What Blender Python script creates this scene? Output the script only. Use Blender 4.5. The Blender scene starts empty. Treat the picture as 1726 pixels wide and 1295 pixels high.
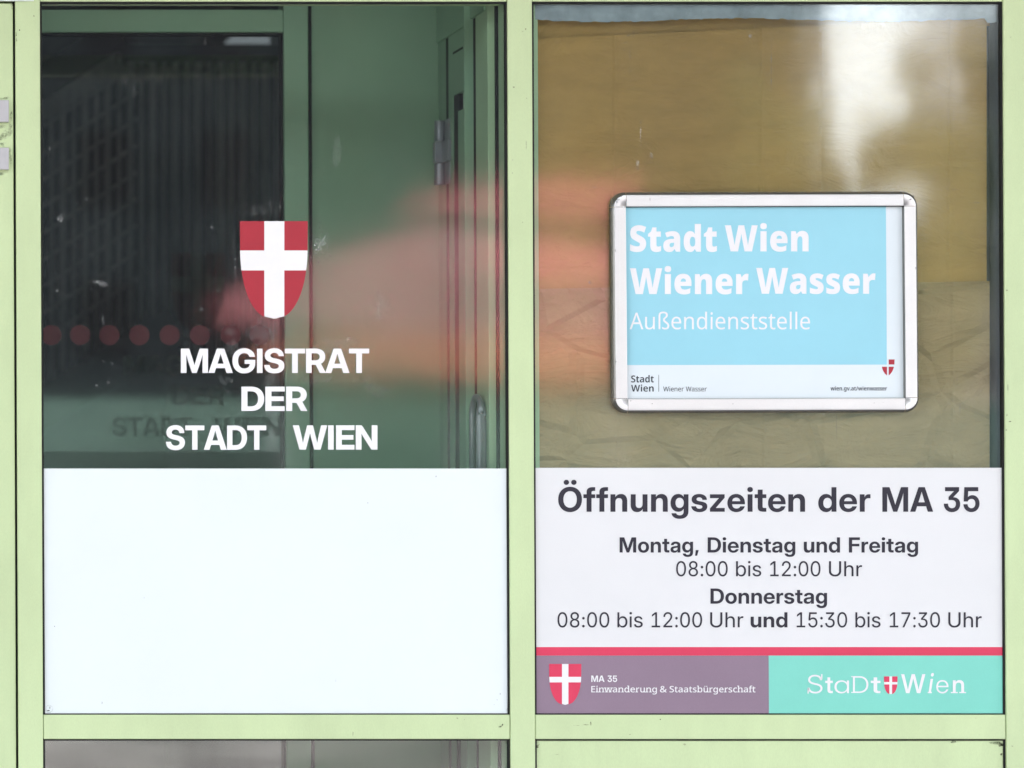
import bpy, bmesh, math, random
from mathutils import Vector, geometry
random.seed(7)
R = math.radians
SC = bpy.context.scene
COL = SC.collection

# ------------------------------------------------------------------ camera, sky, sun, exposure
S = 0.000875            # metres of facade per photo pixel
V0, VY, D = -180.0, 645.0, 4.0   # foot of the camera's axis on the facade, eye level, distance
XC, ZC = (V0 - 863) * S, 1.6
cam = bpy.data.cameras.new('camera')
cam.sensor_width = 36.0
cam.lens = 36.0 * D / (1726 * S)
cam.shift_x = (863 - V0) / 1726
cam.shift_y = -(647.5 - VY) / 1726
cam.clip_start, cam.clip_end = 0.05, 800
cam.dof.use_dof = True
cam.dof.focus_distance = D
cam.dof.aperture_fstop = 4.2
co = bpy.data.objects.new('camera', cam)
co.location = (XC, -D, ZC)
co.rotation_euler = (R(90), 0, 0)
COL.objects.link(co)
SC.camera = co

SUN_EL, SUN_AZ = 38.0, 28.0      # the sun stands behind the building: its front is in open shade
w = bpy.data.worlds.new('World')
SC.world = w
w.use_nodes = True
nt = w.node_tree
bg = nt.nodes['Background']
sky = nt.nodes.new('ShaderNodeTexSky')
sky.sky_type = 'NISHITA'
sky.sun_disc = False
sky.sun_elevation = R(SUN_EL)
sky.sun_rotation = R(SUN_AZ)
sky.air_density = 0.55
sky.dust_density = 4.0
sky.ozone_density = 0.1
hs = nt.nodes.new('ShaderNodeHueSaturation')
hs.inputs['Saturation'].default_value = 0.28
nt.links.new(sky.outputs[0], hs.inputs['Color'])
nt.links.new(hs.outputs[0], bg.inputs[0])
bg.inputs[1].default_value = 0.15
sun = bpy.data.lights.new('sun', 'SUN')
sun.energy = 2.6
sun.angle = R(0.5)
sun.color = (1.0, 0.94, 0.85)
so = bpy.data.objects.new('sun', sun)
sd = Vector((math.sin(R(SUN_AZ)) * math.cos(R(SUN_EL)), math.cos(R(SUN_AZ)) * math.cos(R(SUN_EL)), math.sin(R(SUN_EL))))
so.rotation_euler = sd.to_track_quat('Z', 'Y').to_euler()
so.location = (0, 30, 30)
COL.objects.link(so)
SC.view_settings.view_transform = 'Standard'
SC.view_settings.look = 'None'
SC.view_settings.gamma = 1.0
SC.view_settings.use_curve_mapping = False
SC.view_settings.exposure = 3.0
SC.cycles.use_denoising = True
SC.cycles.max_bounces = 14
SC.cycles.transparent_max_bounces = 24
SC.cycles.diffuse_bounces = 5
SC.cycles.glossy_bounces = 6
SC.cycles.sample_clamp_indirect = 8.0

# ------------------------------------------------------------------ helpers
LEAN = 0.0044           # the old frame stands a quarter of a degree out of plumb


def P(px, py, y=0.0):
    """world point at depth y that the photograph shows at pixel (px, py)"""
    f = (D + y) / D
    return Vector((XC + (px - V0) * S * f, y, ZC + (VY - py) * S * f))


def lx(x, z):
    return x - LEAN * (z - 1.6)


def X(px, y=0.0):
    return P(px, VY, y).x


def Z(py, y=0.0):
    return P(0, py, y).z


class MB:
    def __init__(self):
        self.v, self.f, self.m = [], [], []

    def add(self, vs, fs, mi=0):
        n = len(self.v)
        self.v += [tuple(p) for p in vs]
        for f in fs:
            self.f.append([i + n for i in f])
            self.m.append(mi)
        return self

    def quad(self, a, b, c, d, mi=0):
        return self.add([a, b, c, d], [(0, 1, 2, 3)], mi)

    def box(self, x0, x1, y0, y1, z0, z1, bev=0.0, lean=True, mi=0, seg=2):
        bm = bmesh.new()
        bmesh.ops.create_cube(bm, size=1.0)
        for v in bm.verts:
            v.co = Vector((x0 if v.co.x < 0 else x1, y0 if v.co.y < 0 else y1, z0 if v.co.z < 0 else z1))
        if bev:
            bmesh.ops.bevel(bm, geom=bm.edges[:], offset=bev, segments=seg, affect='EDGES', profile=0.5)
        bm.verts.index_update()
        vs = [(lx(v.co.x, v.co.z) if lean else v.co.x, v.co.y, v.co.z) for v in bm.verts]
        self.add(vs, [[v.index for v in f.verts] for f in bm.faces], mi)
        bm.free()
        return self

    def tube(self, pts, r, n=10, mi=0, closed=False, caps=True):
        pts = [Vector(p) for p in pts]
        m = len(pts)
        rings = []
        up0 = Vector((0, 0, 1))
        for i, p in enumerate(pts):
            if closed:
                t = pts[(i + 1) % m] - pts[i - 1]
            else:
                t = pts[min(i + 1, m - 1)] - pts[max(i - 1, 0)]
            t.normalize()
            a = t.cross(up0)
            if a.length < 0.05:
                a = t.cross(Vector((0, 1, 0)))
            a.normalize()
            b = a.cross(t)
            rr = r[i] if isinstance(r, (list, tuple)) else r
            rings.append([p + (a * math.cos(2 * math.pi * k / n) + b * math.sin(2 * math.pi * k / n)) * rr for k in range(n)])
        vs = [q for g in rings for q in g]
        fs = []
        for i in range(m if closed else m - 1):
            j = (i + 1) % m
            for k in range(n):
                k2 = (k + 1) % n
                fs.append((i * n + k, i * n + k2, j * n + k2, j * n + k))
        if caps and not closed:
            fs.append(list(range(n))[::-1])
            fs.append([(m - 1) * n + k for k in range(n)])
        return self.add(vs, fs, mi)

    def build(self, name, mats, parent=None, smooth=False):
        me = bpy.data.meshes.new(name)
        off = origin(parent)
        me.from_pydata([(a - off.x, b - off.y, c - off.z) for a, b, c in self.v], [], self.f)
        mats = mats if isinstance(mats, (list, tuple)) else [mats]
        for m in mats:
            me.materials.append(m)
        for p, mi in zip(me.polygons, self.m):
            p.material_index = mi
            p.use_smooth = smooth
        me.update()
        o = bpy.data.objects.new(name, me)
        COL.objects.link(o)
        if parent:
            o.parent = parent
        return o


def origin(o):
    v = Vector((0, 0, 0))
    while o:
        v = v + o.location
        o = o.parent
    return v


def tag(o, label=None, cat=None, group=None, kind=None):
    for k, v in (('label', label), ('category', cat), ('group', group), ('kind', kind)):
        if v:
            o[k] = v
    return o


def thing(name, loc, label, cat, group=None):
    o = bpy.data.objects.new(name, None)
    o.empty_display_size = 0.1
    o.location = loc
    COL.objects.link(o)
    return tag(o, label, cat, group)


# ------------------------------------------------------------------ materials
def lin(r, g, b):
    f = lambda c: c / 12.92 if c <= 0.04045 else ((c + 0.055) / 1.055) ** 2.4
    return (f(r / 255), f(g / 255), f(b / 255), 1)


def nodes(name):
    m = bpy.data.materials.new(name)
    m.use_nodes = True
    t = m.node_tree
    t.nodes.clear()
    out = t.nodes.new('ShaderNodeOutputMaterial')
    return m, t, out


def N(t, kind, **kw):
    n = t.nodes.new('ShaderNode' + kind)
    for k, v in kw.items():
        if k.startswith('i_'):
            n.inputs[k[2:].replace('_', ' ')].default_value = v
        else:
            setattr(n, k, v)
    return n


def ramp(t, src, stops):
    r = N(t, 'ValToRGB')
    e = r.color_ramp.elements
    while len(e) < len(stops):
        e.new(0.5)
    for q, (p, c) in zip(e, stops):
        q.position = p
        q.color = c if len(c) == 4 else (*c, 1)
    t.links.new(src, r.inputs[0])
    return r.outputs[0]


def coords(t, scale=(1, 1, 1)):
    c = N(t, 'TexCoord')
    mp = N(t, 'Mapping')
    mp.inputs['Scale'].default_value = scale
    t.links.new(c.outputs['Object'], mp.inputs['Vector'])
    return mp.outputs[0]


def mix(t, fac, a, b, blend='MIX'):
    n = N(t, 'MixRGB', blend_type=blend)
    for s, v in ((0, fac), (1, a), (2, b)):
        if hasattr(v, 'links'):
            t.links.new(v, n.inputs[s])
        else:
            n.inputs[s].default_value = v
    return n.outputs[0]


def surface(name, col, rough=0.5, metal=0.0, spec=0.5, mottle=0.0, mscale=4.0, specks=0.0, grain=0.0, bump=0.0, bscale=60.0,
            stretch=(1, 1, 1), trans=0.0, emit=0.0, speck_col=(0.03, 0.028, 0.02, 1), rvar=0.0):
    m, t, out = nodes(name)
    b = N(t, 'BsdfPrincipled')
    t.links.new(b.outputs[0], out.inputs[0])
    b.inputs['Roughness'].default_value = rough
    b.inputs['Metallic'].default_value = metal
    b.inputs['Specular IOR Level'].default_value = spec
    col = (*col[:3], 1)
    cur = None
    vec = coords(t, stretch)
    if mottle:
        n = N(t, 'TexNoise')
        n.inputs['Scale'].default_value = mscale
        n.inputs['Detail'].default_value = 6
        n.inputs['Roughness'].default_value = 0.6
        t.links.new(vec, n.inputs['Vector'])
        lo = tuple(c * (1 - mottle) for c in col[:3])
        hi = tuple(min(1, c * (1 + mottle)) for c in col[:3])
        cur = ramp(t, n.outputs[0], [(0.32, lo), (0.68, hi)])
    if grain:
        n = N(t, 'TexNoise')
        n.inputs['Scale'].default_value = 900
        n.inputs['Detail'].default_value = 1
        t.links.new(vec, n.inputs['Vector'])
        g = ramp(t, n.outputs[0], [(0.3, (1 - grain,) * 3), (0.7, (1, 1, 1))])
        cur = mix(t, 1.0, cur if cur else col, g, 'MULTIPLY')
    if specks:
        v = N(t, 'TexVoronoi')
        v.inputs['Scale'].default_value = 34
        v.inputs['Randomness'].default_value = 1
        t.links.new(coords(t), v.inputs['Vector'])
        n = N(t, 'TexNoise')
        n.inputs['Scale'].default_value = 7
        n.inputs['Detail'].default_value = 3
        t.links.new(coords(t), n.inputs['Vector'])
        rad = N(t, 'MapRange')
        for k, q in zip(('From Min', 'From Max', 'To Min', 'To Max'), (0.5, 0.75, 0.0, 0.055 * specks)):
            rad.inputs[k].default_value = q
        t.links.new(n.outputs[0], rad.inputs['Value'])
        lt = N(t, 'Math', operation='LESS_THAN')
        t.links.new(v.outputs['Distance'], lt.inputs[0])
        t.links.new(rad.outputs[0], lt.inputs[1])
        cur = mix(t, lt.outputs[0], cur if cur else col, speck_col)
    if cur:
        t.links.new(cur, b.inputs['Base Color'])
    else:
        b.inputs['Base Color'].default_value = col
    if rvar:
        n = N(t, 'TexNoise')
        n.inputs['Scale'].default_value = 12
        n.inputs['Detail'].default_value = 5
        t.links.new(vec, n.inputs['Vector'])
        mr = N(t, 'MapRange')
        for k, q in zip(('From Min', 'From Max', 'To Min', 'To Max'), (0.3, 0.7, rough - rvar, rough + rvar)):
            mr.inputs[k].default_value = q
        t.links.new(n.outputs[0], mr.inputs['Value'])
        t.links.new(mr.outputs[0], b.inputs['Roughness'])
    if bump:
        n = N(t, 'TexNoise')
        n.inputs['Scale'].default_value = bscale
        n.inputs['Detail'].default_value = 3
        t.links.new(vec, n.inputs['Vector'])
        bp = N(t, 'Bump')
        bp.inputs['Strength'].default_value = bump
        bp.inputs['Distance'].default_value = 0.002
        t.links.new(n.outputs[0], bp.inputs['Height'])
        t.links.new(bp.outputs[0], b.inputs['Normal'])
    if trans:
        b.inputs['Transmission Weight'].default_value = trans
    if emit:
        b.inputs['Emission Color'].default_value = col
        b.inputs['Emission Strength'].default_value = emit
    return m


def glass(name, tint=(0.945, 0.965, 0.95), f0=0.058, wave=0.0, haze=0.0, rough=0.0):
    m, t, out = nodes(name)
    lw = N(t, 'LayerWeight')
    lw.inputs['Blend'].default_value = 0.5
    p = N(t, 'Math', operation='POWER')
    p.inputs[1].default_value = 5
    t.links.new(lw.outputs['Facing'], p.inputs[0])
    ma = N(t, 'Math', operation='MULTIPLY_ADD')
    ma.inputs[1].default_value = 1 - f0
    ma.inputs[2].default_value = f0
    t.links.new(p.outputs[0], ma.inputs[0])
    tr = N(t, 'BsdfTransparent')
    tr.inputs[0].default_value = (*tint, 1)
    gl = N(t, 'BsdfGlossy')
    gl.inputs['Roughness'].default_value = rough
    gl.inputs[0].default_value = (1, 1, 1, 1)
    if wave:
        n = N(t, 'TexNoise')
        n.inputs['Scale'].default_value = 1.0
        n.inputs['Detail'].default_value = 2
        t.links.new(coords(t, (7, 7, 4)), n.inputs['Vector'])
        bp = N(t, 'Bump')
        bp.inputs['Strength'].default_value = 1.0
        bp.inputs['Distance'].default_value = wave
        t.links.new(n.outputs[0], bp.inputs['Height'])
        t.links.new(bp.outputs[0], gl.inputs['Normal'])
    base = tr.outputs[0]
    if haze:
        n = N(t, 'TexNoise')
        n.inputs['Scale'].default_value = 9
        n.inputs['Detail'].default_value = 8
        n.inputs['Roughness'].default_value = 0.7
        t.links.new(coords(t, (1, 1, 0.35)), n.inputs['Vector'])
        mr = N(t, 'MapRange')
        for k, q in zip(('From Min', 'From Max', 'To Min', 'To Max'), (0.3, 0.8, haze * 0.2, haze * 1.6)):
            mr.inputs[k].default_value = q
        t.links.new(n.outputs[0], mr.inputs['Value'])
        df = N(t, 'BsdfDiffuse')
        df.inputs[0].default_value = (0.75, 0.76, 0.75, 1)
        mx0 = N(t, 'MixShader')
        t.links.new(mr.outputs[0], mx0.inputs[0])
        t.links.new(base, mx0.inputs[1])
        t.links.new(df.outputs[0], mx0.inputs[2])
        base = mx0.outputs[0]
    mx = N(t, 'MixShader')
    t.links.new(ma.outputs[0], mx.inputs[0])
    t.links.new(base, mx.inputs[1])
    t.links.new(gl.outputs[0], mx.inputs[2])
    t.links.new(mx.outputs[0], out.inputs[0])
    return m


def sheer(name, col, alpha, rough=0.8):
    """thin residue or dust on the glass: only partly covers it"""
    m, t, out = nodes(name)
    df = N(t, 'BsdfDiffuse')
    df.inputs[0].default_value = (*col, 1)
    tr = N(t, 'BsdfTransparent')
    n = N(t, 'TexNoise')
    n.inputs['Scale'].default_value = 120
    n.inputs['Detail'].default_value = 6
    n.inputs['Roughness'].default_value = 0.75
    t.links.new(coords(t), n.inputs['Vector'])
    mr = N(t, 'MapRange')
    for k, q in zip(('From Min', 'From Max', 'To Min', 'To Max'), (0.42, 0.62, 0.0, alpha)):
        mr.inputs[k].default_value = q
    t.links.new(n.outputs[0], mr.inputs['Value'])
    mx = N(t, 'MixShader')
    t.links.new(mr.outputs[0], mx.inputs[0])
    t.links.new(tr.outputs[0], mx.inputs[1])
    t.links.new(df.outputs[0], mx.inputs[2])
    t.links.new(mx.outputs[0], out.inputs[0])
    return m


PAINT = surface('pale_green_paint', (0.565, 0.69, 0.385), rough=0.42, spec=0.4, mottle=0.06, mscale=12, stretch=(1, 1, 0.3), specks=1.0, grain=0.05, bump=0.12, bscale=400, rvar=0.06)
PAINT_IN = surface('shaded_green_paint', (0.235, 0.395, 0.255), rough=0.4, spec=0.4, mottle=0.05, mscale=5, bump=0.08, bscale=300, rvar=0.05)  # same green paint as outside, with the porch shade put into the colour
PAINT_MID = surface('shaded_porch_paint', (0.37, 0.53, 0.33), rough=0.42, spec=0.4, mottle=0.05, mscale=6, bump=0.1, bscale=300)  # same paint nearer the glass, a lighter shade put into the colour
RUBBER = surface('black_rubber', (0.012, 0.013, 0.012), rough=0.7, spec=0.3, mottle=0.3, mscale=40)
DARK = surface('dark_void_lining', (0.10, 0.12, 0.15), rough=0.8, mottle=0.2)
GLASS = glass('window_glass', wave=0.00025, haze=0.006, rough=0.05)
GLASS_IN = glass('inner_glass', tint=(0.92, 0.95, 0.94), f0=0.085, haze=0.006)
FILM = surface('white_vinyl_film', (0.76, 0.83, 0.82), rough=0.32, spec=0.4, mottle=0.012, mscale=5, specks=0.35)
SHEET = surface('printed_white_sheet', (0.74, 0.75, 0.74), rough=0.4, spec=0.35, mottle=0.02, mscale=4, specks=0.45, grain=0.03)
VINYL_W = surface('white_vinyl', (0.84, 0.84, 0.83), rough=0.4, spec=0.4, mottle=0.02, mscale=30)
VINYL_R = surface('red_vinyl', (0.40, 0.018, 0.034), rough=0.4, spec=0.4, mottle=0.06, mscale=25, specks=0.4)
INK = surface('dark_grey_ink', (0.028, 0.026, 0.038), rough=0.55, spec=0.3, mottle=0.1, mscale=30)
INK2 = surface('slate_grey_ink', (0.035, 0.045, 0.055), rough=0.55, spec=0.3, mottle=0.1, mscale=30)
PURPLE = surface('purple_print', (0.27, 0.195, 0.255), rough=0.45, spec=0.35, mottle=0.04, mscale=9, grain=0.05)
TURQ = surface('turquoise_print', (0.21, 0.64, 0.52), rough=0.45, spec=0.35, mottle=0.03, mscale=9, specks=0.4, grain=0.03)
REDP = surface('coral_red_print', (0.68, 0.045, 0.105), rough=0.45, spec=0.35, mottle=0.04, mscale=9, grain=0.03)
WHITEP = surface('white_print', (0.80, 0.80, 0.80), rough=0.45, spec=0.3, mottle=0.02, mscale=20)
POSTER = surface('poster_paper', (0.70, 0.78, 0.80), rough=0.35, spec=0.4, mottle=0.015, mscale=9)
BLUE = surface('sky_blue_print', (0.30, 0.64, 0.74), rough=0.35, spec=0.4, mottle=0.03, mscale=5, grain=0.03)
ALU_SIDE = surface('reflection_dark_aluminium', (0.22, 0.22, 0.20), rough=0.25, metal=0.8, mottle=0.05, mscale=30)  # dark surroundings mirrored in the bevels, put into a darker base colour
ALU = surface('brushed_aluminium', (0.72, 0.72, 0.70), rough=0.38, metal=0.3, mottle=0.03, mscale=14, specks=0.5, grain=0.04)
CHROME = surface('worn_chrome_corner', (0.80, 0.80, 0.78), rough=0.3, metal=0.35, mottle=0.15, mscale=60, rvar=0.1)
STEEL = surface('steel', (0.27, 0.29, 0.31), rough=0.32, metal=0.5, mottle=0.06, mscale=30)
HINGE = surface('silver_hinge', (0.48, 0.48, 0.485), rough=0.5, metal=0.2, mottle=0.05, mscale=40, specks=0.6)
DOT = surface('red_dot_film', (0.12, 0.004, 0.012), rough=0.5, mottle=0.1, mscale=30)
RESIDUE = sheer('glue_residue', (0.6, 0.62, 0.6), 0.36)
SMEAR = sheer('dust_smear', (0.55, 0.58, 0.55), 0.10)
GRIME_SOFT = sheer('soft_grime', (0.05, 0.045, 0.03), 0.30)
GRIME = sheer('black_grime', (0.02, 0.018, 0.012), 0.9)


def paper_material(name, col, crease=0.6):
    m, t, out = nodes(name)
    b = N(t, 'BsdfPrincipled')
    b.inputs['Roughness'].default_value = 0.75
    b.inputs['Specular IOR Level'].default_value = 0.25
    t.links.new(b.outputs[0], out.inputs[0])
    n1 = N(t, 'TexNoise')
    n1.inputs['Scale'].default_value = 1.0
    n1.inputs['Detail'].default_value = 7
    n1.inputs['Roughness'].default_value = 0.65
    t.links.new(coords(t, (16, 16, 44)), n1.inputs['Vector'])
    c = ramp(t, n1.outputs[0], [(0.25, tuple(q * 0.88 for q in col)), (0.75, tuple(min(1, q * 1.10) for q in col))])
    n2 = N(t, 'TexNoise')
    n2.inputs['Scale'].default_value = 2.2
    n2.inputs['Detail'].default_value = 3
    t.links.new(coords(t), n2.inputs['Vector'])
    c2 = ramp(t, n2.outputs[0], [(0.3, (0.86, 0.86, 0.88)), (0.7, (1.05, 1.04, 1.0))])
    t.links.new(mix(t, 1.0, c, c2, 'MULTIPLY'), b.inputs['Base Color'])
    n3 = N(t, 'TexNoise')
    n3.inputs['Scale'].default_value = 1
    n3.inputs['Detail'].default_value = 6
    n3.inputs['Roughness'].default_value = 0.6
    n3.inputs['Distortion'].default_value = 1.2
    t.links.new(coords(t, (9, 9, 20)), n3.inputs['Vector'])
    vo = N(t, 'TexVoronoi', feature='DISTANCE_TO_EDGE')
    vo.inputs['Scale'].default_value = 1
    t.links.new(coords(t, (6, 6, 9)), vo.inputs['Vector'])
    cr = ramp(t, vo.outputs['Distance'], [(0.0, (0, 0, 0)), (0.06, (1, 1, 1))])
    hh = mix(t, 0.16 * crease, n3.outputs[0], cr)
    bp = N(t, 'Bump')
    bp.inputs['Strength'].default_value = 0.9
    bp.inputs['Distance'].default_value = 0.014 * crease
    t.links.new(hh, bp.inputs['Height'])
    t.links.new(bp.outputs[0], b.inputs['Normal'])
    return m


KRAFT = paper_material('brown_kraft_paper', (0.37, 0.245, 0.085))
KRAFT2 = paper_material('reflection_paled_kraft', (0.36, 0.27, 0.145), 1.6)  # paler and greyer: the pane's reflection put into the paper colour

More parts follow.
